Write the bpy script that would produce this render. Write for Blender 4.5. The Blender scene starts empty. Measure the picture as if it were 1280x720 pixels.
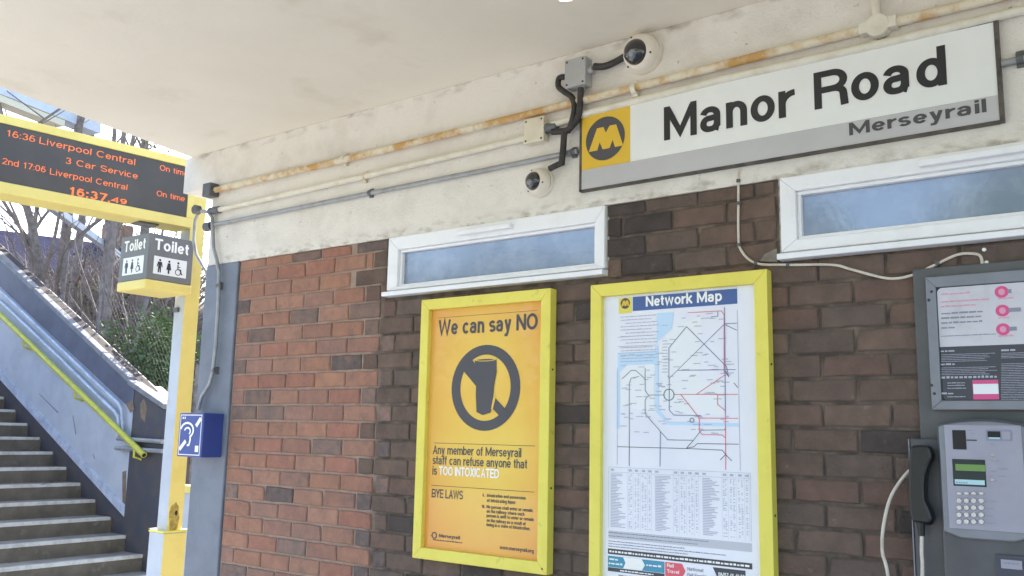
import bpy, bmesh, math, random
from mathutils import Vector, Matrix
import numpy as np
random.seed(7)
S = bpy.context.scene
COL = S.collection
# ---------------------------------------------------------------- camera
FPX = 1140.0                                    # focal length in pixels of the 1280 wide photograph
CAM = np.array([0.0, -2.8, 1.55])
def _ray(p): return np.array([p[0]-640.0, p[1]-360.0, FPX])
_L = _ray((-906, 510)); _L /= np.linalg.norm(_L)
_N = _ray((1500, 560)); _N -= _L*(_N@_L); _N /= np.linalg.norm(_N)
_U = np.cross(_N, _L)
RW = np.stack([-_L, _N, _U])                    # rows: world X (along wall), Y (into wall), Z in camera space
def W(p, y=0.0):                                # pixel -> point on the plane parallel to the wall
    r = RW@_ray(p); t = (y-CAM[1])/r[1]; return Vector(CAM+r*t)
def WX(p, x):
    r = RW@_ray(p); t = (x-CAM[0])/r[0]; return Vector(CAM+r*t)
def WZ(p, z):
    r = RW@_ray(p); t = (z-CAM[2])/r[2]; return Vector(CAM+r*t)
def WD(p, d):                                   # pixel at horizontal distance d
    r = RW@_ray(p); t = d/math.hypot(r[0], r[1]); return Vector(CAM+r*t)
cd = bpy.data.cameras.new('camera'); cam = bpy.data.objects.new('camera', cd); COL.objects.link(cam)
m3 = Matrix([[RW[i][0], -RW[i][1], -RW[i][2]] for i in range(3)])
cam.matrix_world = Matrix.Translation(Vector(CAM)) @ m3.to_4x4()
cd.sensor_width = 36; cd.lens = FPX/1280*36; cd.clip_start = 0.05; cd.clip_end = 2000
S.camera = cam
# ---------------------------------------------------------------- sky and sun
SUN_EL, SUN_DIR = math.radians(36), Vector((-0.62, 0.78, 0)).normalized()
w = bpy.data.worlds.new('World'); S.world = w; w.use_nodes = True
nt = w.node_tree; bg = nt.nodes['Background']
sky = nt.nodes.new('ShaderNodeTexSky'); sky.sky_type = 'NISHITA'; sky.sun_disc = False
sky.sun_elevation = SUN_EL; sky.sun_rotation = math.atan2(SUN_DIR.x, SUN_DIR.y)
sky.air_density = 1.0; sky.dust_density = 2.0; sky.ozone_density = 1.0
nt.links.new(sky.outputs[0], bg.inputs[0]); bg.inputs[1].default_value = 0.15
sl = bpy.data.lights.new('sun', 'SUN'); sl.energy = 3.6; sl.angle = math.radians(0.53); sl.color = (1, 0.94, 0.85)
so = bpy.data.objects.new('sun', sl); COL.objects.link(so)
sd = Vector((SUN_DIR.x*math.cos(SUN_EL), SUN_DIR.y*math.cos(SUN_EL), math.sin(SUN_EL)))
so.rotation_euler = sd.to_track_quat('Z', 'Y').to_euler(); so.location = (0, 0, 30)
S.view_settings.view_transform = 'Standard'; S.view_settings.look = 'None'
S.view_settings.exposure = 1.96; S.view_settings.gamma = 1.0; S.view_settings.use_curve_mapping = False
S.render.engine = 'CYCLES'
S.cycles.max_bounces = 10; S.cycles.diffuse_bounces = 6
# ---------------------------------------------------------------- materials
def rgb(r, g, b):                               # sRGB 0-255 -> linear
    f = lambda c: (c/255/12.92) if c/255 <= .04045 else ((c/255+.055)/1.055)**2.4
    return (f(r), f(g), f(b), 1)
MATS = {}
def mat(name, col, rough=.6, col2=None, scale=8.0, lo=.4, hi=.65, bump=0.0, bscale=60.0, metal=0.0, spec=.5,
        rnd=0.0, col3=None, scale3=3.0, lo3=.55, hi3=.72, emit=None, estr=1.0, stretch=None, detail=6.0, coat=0.0):
    m = bpy.data.materials.new(name); m.use_nodes = True; MATS[name] = m
    n = m.node_tree.nodes; l = m.node_tree.links; p = n['Principled BSDF']
    p.inputs['Roughness'].default_value = rough; p.inputs['Metallic'].default_value = metal
    p.inputs['Specular IOR Level'].default_value = spec
    p.inputs['Coat Weight'].default_value = coat
    p.inputs['Base Color'].default_value = col
    geo = n.new('ShaderNodeNewGeometry'); pos = geo.outputs['Position']
    if stretch:
        mp = n.new('ShaderNodeMapping'); mp.inputs['Scale'].default_value = stretch
        l.new(pos, mp.inputs['Vector']); pos2 = mp.outputs[0]
    else: pos2 = pos
    def noise(sc, vec, det=detail):
        t = n.new('ShaderNodeTexNoise'); t.inputs['Scale'].default_value = sc; t.inputs['Detail'].default_value = det
        t.inputs['Roughness'].default_value = .62; l.new(vec, t.inputs['Vector']); return t.outputs['Fac']
    def ramp(fac, a, b):
        r = n.new('ShaderNodeMapRange'); r.inputs['From Min'].default_value = a; r.inputs['From Max'].default_value = b
        l.new(fac, r.inputs['Value']); return r.outputs['Result']
    def mix(fac, a, b):
        x = n.new('ShaderNodeMix'); x.data_type = 'RGBA'; l.new(fac, x.inputs['Factor'])
        for s, v in ((x.inputs[6], a), (x.inputs[7], b)):
            if isinstance(v, tuple): s.default_value = v
            else: l.new(v, s)
        return x.outputs[2]
    c = col
    if col2: c = mix(ramp(noise(scale, pos2), lo, hi), c, col2)
    if col3: c = mix(ramp(noise(scale3, pos), lo3, hi3), c, col3)
    if rnd:
        oi = n.new('ShaderNodeObjectInfo'); hs = n.new('ShaderNodeHueSaturation')
        v = n.new('ShaderNodeMapRange'); v.inputs['To Min'].default_value = 1-rnd; v.inputs['To Max'].default_value = 1+rnd
        l.new(oi.outputs['Random'], v.inputs['Value']); l.new(v.outputs[0], hs.inputs['Value'])
        if isinstance(c, tuple): hs.inputs['Color'].default_value = c
        else: l.new(c, hs.inputs['Color'])
        c = hs.outputs[0]
    if not isinstance(c, tuple): l.new(c, p.inputs['Base Color'])
    if bump:
        b = n.new('ShaderNodeBump'); b.inputs['Strength'].default_value = min(1, bump); b.inputs['Distance'].default_value = .004*max(1, bump)
        l.new(noise(bscale, pos, 5), b.inputs['Height']); l.new(b.outputs[0], p.inputs['Normal'])
    if emit:
        p.inputs['Emission Color'].default_value = emit; p.inputs['Emission Strength'].default_value = estr
    return m
# ---------------------------------------------------------------- mesh helpers
class MB:
    def __init__(s): s.v = []; s.f = []
    def add(s, vs, fs):
        o = len(s.v); s.v += [tuple(v) for v in vs]; s.f += [tuple(i+o for i in f) for f in fs]; return s
    def box(s, a, b):
        (x0, y0, z0), (x1, y1, z1) = a, b
        x0, x1 = min(x0, x1), max(x0, x1); y0, y1 = min(y0, y1), max(y0, y1); z0, z1 = min(z0, z1), max(z0, z1)
        return s.add([(x0,y0,z0),(x1,y0,z0),(x1,y1,z0),(x0,y1,z0),(x0,y0,z1),(x1,y0,z1),(x1,y1,z1),(x0,y1,z1)],
                     [(0,3,2,1),(4,5,6,7),(0,1,5,4),(1,2,6,5),(2,3,7,6),(3,0,4,7)])
    def prism(s, pts, d):                        # polygon in space extruded along vector d
        n = len(pts); d = Vector(d); P = [Vector(p) for p in pts]
        nn = Vector((0, 0, 0))
        for i in range(n): nn += (P[i]-P[0]).cross(P[(i+1) % n]-P[0])
        if nn.dot(d) > 0: P.reverse()
        return s.add(P+[p+d for p in P], [tuple(range(n)), tuple(range(2*n-1, n-1, -1))] +
                     [(i, n+i, n+(i+1) % n, (i+1) % n) for i in range(n)])
    def tube(s, pts, r, seg=10, cap=True):
        P = [Vector(p) for p in pts]; rr = r if isinstance(r, (list, tuple)) else [r]*len(P)
        up = None; vs = []; fs = []
        for i, p in enumerate(P):
            t = (P[min(i+1, len(P)-1)]-P[max(i-1, 0)])
            t = t.normalized() if t.length > 1e-9 else Vector((0, 0, 1))
            if up is None: up = Vector((0, 0, 1)) if abs(t.z) < .9 else Vector((1, 0, 0))
            a = t.cross(up); a = a.normalized() if a.length > 1e-6 else t.orthogonal().normalized()
            b = a.cross(t).normalized(); up = b
            for k in range(seg):
                an = 2*math.pi*k/seg; vs.append(p+(a*math.cos(an)+b*math.sin(an))*rr[i])
        for i in range(len(P)-1):
            for k in range(seg): fs.append((i*seg+k, i*seg+(k+1) % seg, (i+1)*seg+(k+1) % seg, (i+1)*seg+k))
        if cap: fs += [tuple(range(seg-1, -1, -1)), tuple((len(P)-1)*seg+k for k in range(seg))]
        return s.add(vs, fs)
    def lathe(s, o, ax, prof, seg=28):           # prof: (radius, height along axis)
        o = Vector(o); ax = Vector(ax).normalized(); a = ax.orthogonal().normalized(); b = ax.cross(a)
        vs = []; fs = []
        for r, h in prof:
            for k in range(seg):
                an = 2*math.pi*k/seg; vs.append(o+ax*h+(a*math.cos(an)+b*math.sin(an))*r)
        for i in range(len(prof)-1):
            for k in range(seg): fs.append((i*seg+k, i*seg+(k+1) % seg, (i+1)*seg+(k+1) % seg, (i+1)*seg+k))
        fs += [tuple(range(seg-1, -1, -1)), tuple((len(prof)-1)*seg+k for k in range(seg))]
        return s.add(vs, fs)
    def build(s, name, m, parent=None, smooth=False, bevel=0.0, loc=None):
        me = bpy.data.meshes.new(name); me.from_pydata(s.v, [], s.f); me.update()
        if m: me.materials.append(MATS[m] if isinstance(m, str) else m)
        if smooth:
            me.polygons.foreach_set('use_smooth', [True]*len(me.polygons))
        o = bpy.data.objects.new(name, me); COL.objects.link(o)
        if bevel:
            bv = o.modifiers.new('bevel', 'BEVEL'); bv.width = bevel; bv.segments = 2; bv.limit_method = 'ANGLE'
        elif smooth:
            try: me.set_sharp_from_angle(angle=math.radians(40))
            except Exception: pass
        if parent: o.parent = parent
        return o
def thing(name, label, cat, group=None, loc=(0, 0, 0)):
    o = bpy.data.objects.new(name, None); COL.objects.link(o); o.empty_display_size = .1
    return tag(o, label, cat, group)
def tag(o, label, cat=None, group=None, kind=None):
    if label: o['label'] = label
    if cat: o['category'] = cat
    if group: o['group'] = group
    if kind: o['kind'] = kind
    return o
def bx(name, a, b, m, parent=None, bevel=0.0): return MB().box(a, b).build(name, m, parent, bevel=bevel)
# ---------------------------------------------------------------- stroke lettering (own sans-serif)
def arc(cx, cy, rx, ry, a0, a1, n=16):
    return [(cx+rx*math.cos(math.radians(a0+(a1-a0)*i/n)), cy+ry*math.sin(math.radians(a0+(a1-a0)*i/n))) for i in range(n+1)]
PEN = .84                                       # horizontals are a little thinner than stems
def glyph(c, w):
    h = w/2; b = h*PEN; X = .53-h*PEN; C = .72-h*PEN; m = (b+X)/2
    def W2(W): return h, W-h, W/2, (W-2*h)/2
    if c == ' ': return .26, []
    if c in '.,': return w+.02, [[(h+.01, 0), (h+.01, w*1.05)]]
    if c == ':': return w+.02, [[(h+.01, .02), (h+.01, .02+w)], [(h+.01, .4), (h+.01, .4+w)]]
    if c == '?':
        l, r, x, q = W2(.44); return .44, [arc(x, C-.17, q, .17, 170, -50)+[(x, .25), (x, .17)], [(x, 0), (x, w)]]
    if c in 'ilI':
        t = {'i': .53, 'l': .72, 'I': .72}[c]
        return w, [[(h, 0), (h, t)]]+([[(h, .72-w*.95), (h, .72)]] if c == 'i' else [])
    if c in 'adbpqgo':
        W = .5; l, r, x, q = W2(W); e = arc(x, m, q, m-b, 0, 360, 28)
        if c == 'o': return W, [e]
        if c == 'd': return W, [e, [(r, 0), (r, .72)]]
        if c == 'b': return W, [e, [(l, 0), (l, .72)]]
        if c == 'p': return W, [e, [(l, -.19), (l, .53)]]
        if c == 'q': return W, [e, [(r, -.19), (r, .53)]]
        if c == 'g': return W, [e, [(r, .53)]+arc(x, -.06, q, .13, 0, -150, 12)]
        W = .47; l, r, x, q = W2(W); br = (X-b)*.29
        r2 = r-.02
        bt_ = .285; br = (bt_-b)/2
        return W+.03, [arc((l+r2)/2, X-.12, (r2-l)/2, .12, 170, 0, 14)+[(r2, .09)]+arc(r2+.045, .09, .045, .09-b*.9, 180, 262, 5),
                   [(r2, bt_+.015), (x, bt_)]+arc(l+br*1.1, b+br, br*1.1, br, 90, 270, 12)+arc(x+.01, b+.13, r2-x-.01, .13, 270, 345, 8)]
    if c in 'nhmru':
        if c == 'm':
            W = .74; l = h; r = W-h; x = W/2; q = (x-l)/2; k = .15
            return W, [[(l, 0), (l, .53)], arc(l+q, X-k, q, k, 180, 0, 12)+[(x, 0)], arc(x+q, X-k, q, k, 180, 0, 12)+[(r, 0)]]
        if c == 'r': return .31, [[(h, 0), (h, .53)], arc(.33, X-.22, .33-h, .22, 180, 90, 10)]
        l, r, x, q = W2(.45)
        if c == 'u': return .45, [[(r, 0), (r, .53)], [(l, .53), (l, b+.16)]+arc(x, b+.16, q, .16, 180, 360, 12)]
        return .45, [[(l, 0), (l, .72 if c == 'h' else .53)], arc(x, X-.16, q, .16, 180, 0, 14)+[(r, 0)]]
    if c in 'ec':
        l, r, x, q = W2(.48)
        a = arc(x, m, q, m-b, 42 if c == 'c' else 0, 318 if c == 'c' else 325, 22)
        return .48, [a] + ([[(l, m), (r, m)]] if c == 'e' else [])
    if c in 'sS':
        W, T = (.44, X) if c == 's' else (.6, C)
        l, r, x, q = W2(W); k = (T-b)/4
        return W, [arc(x, T-k, q, k, 25, 270, 14)+arc(x, b+k, q, k, 90, -155, 14)[1:]]
    if c == 't': return .28, [[(.12, .68), (.12, b+.1)]+arc(.24, b+.1, .12, .1, 180, 270, 6), [(0, X), (.27, X)]]
    if c == 'f': return .28, [[(.12, 0), (.12, C-.1)]+arc(.24, C-.1, .12, .1, 180, 90, 6), [(0, X), (.26, X)]]
    if c == 'k': return .46, [[(h, 0), (h, .72)], [(.42, .53), (h, .2)], [(.19, .3), (.44, 0)]]
    if c == 'w': return .7, [[(h*.9, .53), (.19, 0+h*.6), (.35, .5), (.51, h*.6), (.7-h*.9, .53)]]
    if c == 'v': return .46, [[(h, .53), (.23, h*.6), (.46-h, .53)]]
    if c == 'x': return .46, [[(h, .53), (.46-h, 0)], [(.46-h, .53), (h, 0)]]
    if c == 'y': return .46, [[(h, .53), (.24, .03)], [(.46-h, .53), (.22, -.06), (.17, -.16), (.03, -.165)]]
    if c == 'z': return .44, [[(.02, X), (.42, X), (.04, b), (.43, b)]]
    if c == 'M': return .76, [[(h, 0), (h, .72)], [(.76-h, 0), (.76-h, .72)], [(h*1.3, .66), (.38, .13), (.76-h*1.3, .66)]]
    if c == 'N': return .62, [[(h, 0), (h, .72)], [(.62-h, 0), (.62-h, .72)], [(h*1.2, .66), (.62-h*1.2, .06)]]
    if c == 'W': return .9, [[(h, .72), (.25, h*.6), (.45, .69), (.65, h*.6), (.9-h, .72)]]
    if c == 'A': return .64, [[(h, 0), (.32, .69), (.64-h, 0)], [(.14, .24), (.5, .24)]]
    if c == 'V': return .6, [[(h, .72), (.3, h*.6), (.6-h, .72)]]
    if c == 'X': return .6, [[(h, .72), (.6-h, 0)], [(.6-h, .72), (h, 0)]]
    if c == 'Y': return .62, [[(h, .72), (.31, .3), (.31, 0)], [(.62-h, .72), (.31, .3)]]
    if c == 'T': return .56, [[(0, C), (.56, C)], [(.28, 0), (.28, .72)]]
    if c == 'L': return .5, [[(h, .72), (h, b), (.5, b)]]
    if c == 'E': return .54, [[(.54, C), (h, C), (h, b), (.54, b)], [(h, .37), (.5, .37)]]
    if c == 'F': return .52, [[(.52, C), (h, C), (h, 0)], [(h, .36), (.47, .36)]]
    if c in 'OCQG0D':
        W = .7 if c != '0' else .5
        l, r, x, q = W2(W); k = (C-b)/2
        if c == 'D': return .64, [[(h, b), (h, C), (.3, C)]+arc(.3, b+k, .34-h, k, 90, -90, 14)+[(h, b)]]
        if c in 'CG': return W-.02, [arc(x, b+k, q, k, 42, 318, 24)] + ([[(x+.05, .34), (r, .34), (r, .08)]] if c == 'G' else [])
        return W, [arc(x, b+k, q, k, 0, 360, 32)]
    if c in 'RPB':
        k = (C-.35)/2; st = [[(h, 0), (h, .72)], [(h, C), (.36, C)]+arc(.36, C-k, .56-.36, k, 90, -90, 12)+[(h, .35)]]
        if c == 'R': st.append([(.34, .35)]+arc(.38, .23, .17, .12, 90, 0, 6)+[(.57, 0)])
        if c == 'B': st.append([(h, b), (.38, b)]+arc(.38, (.35+b)/2, .2, (.35-b)/2, -90, 90, 12))
        return .62, st
    if c == '1': return .4, [[(.25, 0), (.25, .72)], [(.25, .64), (.08, .52)]]
    if c == '2': return .5, [arc(.25, C-.17, .25-h, .17, 170, -35, 12)+[(h, b), (.5, b)]]
    if c == '3': return .5, [arc(.25, C-.15, .22-h, .15, 160, -90, 12), arc(.25, b+.17, .25-h, .17, 90, -160, 12)]
    if c == '4': return .52, [[(.4, 0), (.4, .7), (.03, .2), (.5, .2)]]
    if c == '5': return .5, [[(.45, C), (.1, C), (.07, .38)]+arc(.25, b+.19, .25-h, .19, 130, -155, 14)]
    if c == '6': return .5, [arc(.25, b+.19, .25-h, .19, 0, 360, 20), [(h, b+.19), (.1, .52), (.2, C), (.42, .62)]]
    if c == '7': return .48, [[(.02, C), (.45, C), (.17, 0)]]
    if c == '8': return .5, [arc(.25, b+.17, .25-h, .17, 0, 360, 18), arc(.25, C-.14, .21-h, .14, 0, 360, 18)]
    if c == '9': return .5, [arc(.25, C-.19, .25-h, .19, 0, 360, 20), [(.5-h, C-.19), (.4, .2), (.3, b), (.08, .1)]]
    return .3, [[(0, .3), (.3, .3)]]
def ribbon(pts, w):
    P = [Vector((p[0], p[1])) for p in pts]; Q = [P[0]]
    for p in P[1:]:
        if (p-Q[-1]).length > 1e-5: Q.append(p)
    P = Q; n = len(P); cl = (P[0]-P[-1]).length < 1e-4 and n > 3
    L = []; Rr = []
    for i in range(n):
        a = P[i]-P[i-1] if i > 0 else (P[-1]-P[-2] if cl else P[1]-P[0])
        b = P[i+1]-P[i] if i < n-1 else (P[1]-P[0] if cl else P[-1]-P[-2])
        a = a.normalized(); b = b.normalized(); t = (a+b)
        t = t.normalized() if t.length > 1e-4 else b
        nn = Vector((-t.y, t.x)); k = max(.45, nn.dot(Vector((-b.y, b.x))))
        v = nn*(w/2/k); v.y *= PEN; L.append(P[i]+v); Rr.append(P[i]-v)
    return L, Rr
class Plane:                                     # a printed surface: origin, right, up, normal
    def __init__(s, o, r, u, n): s.o, s.r, s.u, s.n = Vector(o), Vector(r).normalized(), Vector(u).normalized(), Vector(n).normalized()
    def P(s, x, y, k=0.0): return s.o+s.r*x+s.u*y+s.n*k
    def uv(s, p): d = Vector(p)-s.o; return d.dot(s.r), d.dot(s.u)
    def px(s, p):                                # pixel -> plane coordinates
        r = Vector(RW@_ray(p)); t = (s.o-Vector(CAM)).dot(s.n)/r.dot(s.n); return s.uv(Vector(CAM)+r*t)
LIFT = .0009
class Print:                                     # collects flat print on a Plane
    def __init__(s, pl, lift=LIFT): s.pl = pl; s.mb = MB(); s.k = lift; s.n = 0; s.words = []
    def _k(s): s.n += 1; return s.k+.00005*(s.n % 9)
    def poly(s, pts):
        k = s._k(); q = [s.pl.P(x, y, k) for x, y in pts]; nn = Vector((0, 0, 0))
        for i in range(1, len(q)-1): nn += (q[i]-q[0]).cross(q[i+1]-q[0])
        if nn.dot(s.pl.n) < 0: q.reverse()
        s.mb.add(q, [tuple(range(len(q)))]); return s
    def rect(s, x0, y0, x1, y1): return s.poly([(x0, y0), (x1, y0), (x1, y1), (x0, y1)])
    def line(s, pts, w):
        L, R_ = ribbon(pts, w); k = s._k(); n = len(L)
        s.mb.add([s.pl.P(p.x, p.y, k) for p in L]+[s.pl.P(p.x, p.y, k) for p in R_],
                 [(n+i, n+i+1, i+1, i) for i in range(n-1)]); return s
    def text(s, t, x, y, h, width=None, wt=.13, align='l', slant=0.0, gap=.07, rot=0.0, wide=1.0):
        st = []; cx = 0.0; wi = 0; ws = [MB() for _ in range(t.count(' ')+1)]; s.words += ws
        for c in t:
            adv, ss = glyph(c, wt)
            for q in ss: st.append((wi, [(px+cx, py) for px, py in q]))
            cx += adv+gap; wi += c == ' '
        cx -= gap; sc = h/.72; sx = sc*wide if width is None else width/cx
        if align == 'c': x -= cx*sx/2
        if align == 'r': x -= cx*sx
        cr, sr = math.cos(rot), math.sin(rot)
        for wi, q in st:
            L, R_ = ribbon(q, wt); k = s._k(); n = len(L)
            def T(p):
                a, b = (p.x+slant*p.y)*sx, p.y*sc
                return s.pl.P(x+a*cr-b*sr, y+a*sr+b*cr, k)
            for mb in (s.mb, ws[wi]): mb.add([T(p) for p in L]+[T(p) for p in R_], [(n+i, n+i+1, i+1, i) for i in range(n-1)])
        return s
    def disc(s, x, y, rx, ry=None, n=40): ry = ry or rx; return s.poly([(x+rx*math.cos(2*math.pi*i/n), y+ry*math.sin(2*math.pi*i/n)) for i in range(n)])
    def ring(s, x, y, r, w, n=48, ry=None):
        ry = ry or r; return s.line([(x+r*math.cos(2*math.pi*i/n), y+ry*math.sin(2*math.pi*i/n)) for i in range(n+1)], w)
    def dashes(s, x0, y, x1, h, lo=.004, hi=.02):   # illegible small print
        x = x0
        while x < x1-lo:
            L = min(random.uniform(lo, hi), x1-x); s.rect(x, y, x+L, y+h*random.uniform(.75, 1.1)); x += L+h*.55
        return s
    def build(s, name, m, parent): return s.mb.build(name, m, parent)
    def build_words(s, name, m, parent):          # one part for each printed word
        for mb in s.words:
            if mb.f: mb.build(name, m, parent)
    def build_stuff(s, name, m, parent):
        o = s.mb.build(name, m, parent); o['kind'] = 'stuff'; return o
def wallplane(y): return Plane((0, y, 0), (1, 0, 0), (0, 0, 1), (0, -1, 0))
# ---------------------------------------------------------------- material set
mat('ceiling_paint', rgb(235,228,212), .85, rgb(224,215,198), 1.1, .35, .75, bump=.25, bscale=45, col3=rgb(206,196,174), scale3=2.3, lo3=.58, hi3=.85)
mat('render_white', rgb(230,225,217), .85, rgb(208,201,191), 5, .45, .8, bump=1.0, bscale=110, col3=rgb(170,163,150), scale3=38, lo3=.66, hi3=.74)
mat('grey_paint', rgb(118,124,138), .45, rgb(102,108,120), 6, .4, .7, bump=.15, bscale=30, col3=rgb(140,138,136), scale3=18, lo3=.7, hi3=.76)
mat('white_pvc', rgb(240,240,242), .28, rgb(228,228,228), 9, .5, .8, spec=.5)
mat('silicone', rgb(170,165,155), .7, rgb(110,104,98), 30, .5, .7)
mat('pipe_cream', rgb(226,221,206), .5, rgb(208,200,180), 14, .4, .7, bump=.3, bscale=60)
mat('pipe_rusty', rgb(220,210,186), .55, rgb(190,148,86), 9, .44, .60, bump=.6, bscale=50, col3=rgb(140,98,58), scale3=40, lo3=.66, hi3=.76)
mat('conduit_grey', rgb(158,160,164), .4, rgb(136,136,136), 20, .45, .7, metal=.25)
mat('dark_galv', rgb(104,106,108), .5, rgb(80,80,80), 25, .4, .7, metal=.2)
mat('cable_black', rgb(46,44,44), .55, rgb(66,62,60), 40, .45, .7)
mat('cable_white', rgb(214,205,190), .5, rgb(188,176,160), 25, .45, .7)
mat('yellow_frame', rgb(233,219,96), .42, rgb(224,208,86), 7, .45, .75, bump=.06, bscale=40, col3=rgb(186,170,84), scale3=26, lo3=.62, hi3=.80)
mat('yellow_steel', rgb(232,212,122), .4, rgb(222,200,106), 5, .45, .75, col3=rgb(150,118,50), scale3=16, lo3=.70, hi3=.78)
mat('yellow_print', rgb(236,186,42), .4); mat('roundel_yellow', rgb(224,184,58), .35)
mat('ink_grey', rgb(78,76,80), .5); mat('ink_black', rgb(40,40,42), .4); mat('ink_white', rgb(245,243,238), .5)
mat('ink_soft', rgb(140,142,158), .6); mat('ink_faint', rgb(178,180,196), .6); mat('ink_blue', rgb(72,98,156), .5); mat('ink_navy', rgb(112,118,156), .5)
mat('ink_red', rgb(222,112,128), .5); mat('ink_green', rgb(108,132,128), .5); mat('ink_pink', rgb(216,84,140), .5); mat('ink_pinkred', rgb(228,92,108), .5)
mat('ink_teal', rgb(70,148,176), .5); mat('ink_sea', rgb(194,220,243), .5); mat('ink_land', rgb(234,236,238), .5); mat('ink_dark', rgb(70,70,76), .5)
mat('ink_palepink', rgb(222,158,178), .5); mat('notice_white', rgb(206,203,210), .4, rgb(192,189,194), 14, .45, .7, coat=.2); mat('ink_grad', rgb(198,198,206), .6)
mat('sheet_white', rgb(236,236,244), .35, rgb(228,228,238), 3, .4, .8, spec=.4, coat=.5, bump=.05, bscale=5)
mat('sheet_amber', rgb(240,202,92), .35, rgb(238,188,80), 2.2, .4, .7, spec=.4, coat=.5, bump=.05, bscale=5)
mat('sign_white', rgb(234,236,234), .3, rgb(226,228,224), 3, .4, .7, col3=rgb(196,194,184), scale3=50, lo3=.72, hi3=.78)
mat('sign_grey', rgb(192,191,192), .35, rgb(184,183,184), 4, .4, .7); mat('sign_edge', rgb(92,84,78), .5, rgb(60,56,54), 20, .4, .6)
mat('plastic_grey', rgb(178,178,176), .5, rgb(166,166,164), 9, .4, .7); mat('plastic_cream', rgb(224,216,196), .55, rgb(206,196,174), 8, .4, .7)
mat('camera_white', rgb(232,224,210), .35, rgb(220,210,192), 10, .4, .7)
mat('dome_smoke', rgb(28,28,32), .06, spec=.8, coat=.6); mat('screw', rgb(70,66,62), .4, metal=.5)
mat('lens_glass', rgb(120,122,126), .15, metal=.4)
mat('steel_board', rgb(94,94,94), .5, rgb(80,80,80), 6, .4, .7, bump=.08, bscale=40)
mat('steel_light', rgb(134,136,144), .38, rgb(122,124,130), 7, .4, .7, metal=.15)
mat('phone_body', rgb(90,90,93), .42, rgb(78,78,81), 7, .4, .7, metal=.15, col3=rgb(150,148,146), scale3=40, lo3=.74, hi3=.78)
mat('phone_face', rgb(160,158,172), .36, rgb(150,148,162), 6, .4, .7, metal=.1)
mat('handset_black', rgb(22,22,25), .35, rgb(32,31,31), 20, .4, .7); mat('button_steel', rgb(190,190,196), .25, metal=.7)
mat('lcd_dark', rgb(38,48,56), .15); mat('lcd_green', rgb(112,148,84), .2); mat('lcd_blue', rgb(178,214,222), .2); mat('slot_dark', rgb(30,26,24), .6)
mat('loop_blue', rgb(58,80,156), .35, rgb(52,72,142), 8, .4, .7); mat('loop_side', rgb(46,66,146), .35)
mat('led_face', rgb(72,68,64), .5, rgb(82,77,72), 3, .4, .7, spec=.5)
mat('led_orange', rgb(205,100,56), .6, emit=(1.0, .20, .04, 1), estr=.22)
mat('stain_brown', rgb(150,128,62), .7, rgb(190,166,80), 40, .4, .6); mat('toilet_grey', rgb(114,115,114), .45, rgb(104,105,104), 6, .4, .7)
mat('handrail_lime', rgb(204,202,78), .4, rgb(184,178,70), 12, .45, .7)
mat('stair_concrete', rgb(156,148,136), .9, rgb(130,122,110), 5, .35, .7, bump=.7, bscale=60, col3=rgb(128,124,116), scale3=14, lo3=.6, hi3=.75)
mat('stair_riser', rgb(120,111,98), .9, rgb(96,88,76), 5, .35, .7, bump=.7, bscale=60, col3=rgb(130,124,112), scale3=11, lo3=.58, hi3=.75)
mat('nosing_white', rgb(214,212,206), .55, rgb(176,172,164), 10, .4, .7, bump=.3, bscale=50)
mat('panel_blue', rgb(190,196,207), .5, rgb(176,182,194), 4, .4, .7, col3=rgb(120,108,96), scale3=7, lo3=.70, hi3=.80)
mat('panel_trim', rgb(200,208,226), .45, rgb(160,168,186), 8, .4, .7)
mat('parapet_dark', rgb(92,96,114), .6, rgb(78,80,94), 4, .4, .7, bump=.3, bscale=30, col3=rgb(112,98,86), scale3=5, lo3=.66, hi3=.80)
mat('post_dark', rgb(74,74,84), .6, rgb(92,84,76), 6, .45, .75, bump=.3, bscale=30)
mat('rust_patch', rgb(138,118,98), .9, rgb(112,98,88), 20, .4, .7)
mat('coping', rgb(138,138,142), .8, rgb(112,110,114), 9, .4, .7, bump=.6, bscale=40)
mat('coping_brown', rgb(72,64,60), .95, rgb(60,52,48), 7, .4, .7, bump=.5, bscale=40)
mat('platform', rgb(188,188,186), .9, rgb(170,169,166), 2, .4, .7, bump=.3, bscale=40)
mat('ballast', rgb(150,140,130), .95, rgb(110,102,94), 30, .35, .7, bump=1.5, bscale=35)
mat('earth', rgb(104,94,88), .95, rgb(84,75,70), 3, .4, .7, bump=1.0, bscale=12, col3=rgb(66,68,48), scale3=1.2, lo3=.5, hi3=.7)
mat('grass_field', rgb(86,98,54), .95, rgb(104,102,64), .6, .4, .7, bump=1, bscale=6)
mat('bark', rgb(140,130,128), .9, rgb(98,90,88), 14, .4, .7, bump=.8, bscale=40)
mat('twig', rgb(138,126,120), .9, rgb(108,98,94), 20, .4, .7)
mat('leaf_dark', rgb(92,110,74), .8, rgb(120,136,92), 9, .4, .65, rnd=.1, spec=.15); mat('leaf_light', rgb(112,128,68), .8, rgb(88,106,56), 8, .4, .65, spec=.15)
mat('wire', rgb(104,104,104), .6)
mat('slate', rgb(78,76,94), 1.0, rgb(66,64,80), 3, .4, .7, spec=0); mat('house_wall', rgb(116,108,102), .85, rgb(100,92,86), 3, .4, .7)
mat('house_glass', rgb(70,80,92), .1); mat('bridge_paint', rgb(206,214,230), .5, rgb(190,198,214), 5, .4, .7); mat('bridge_cream', rgb(222,216,196), .6)
mat('lamp_diffuser', rgb(250,248,240), .4, emit=(1, .97, .9, 1), estr=.6)
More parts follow.
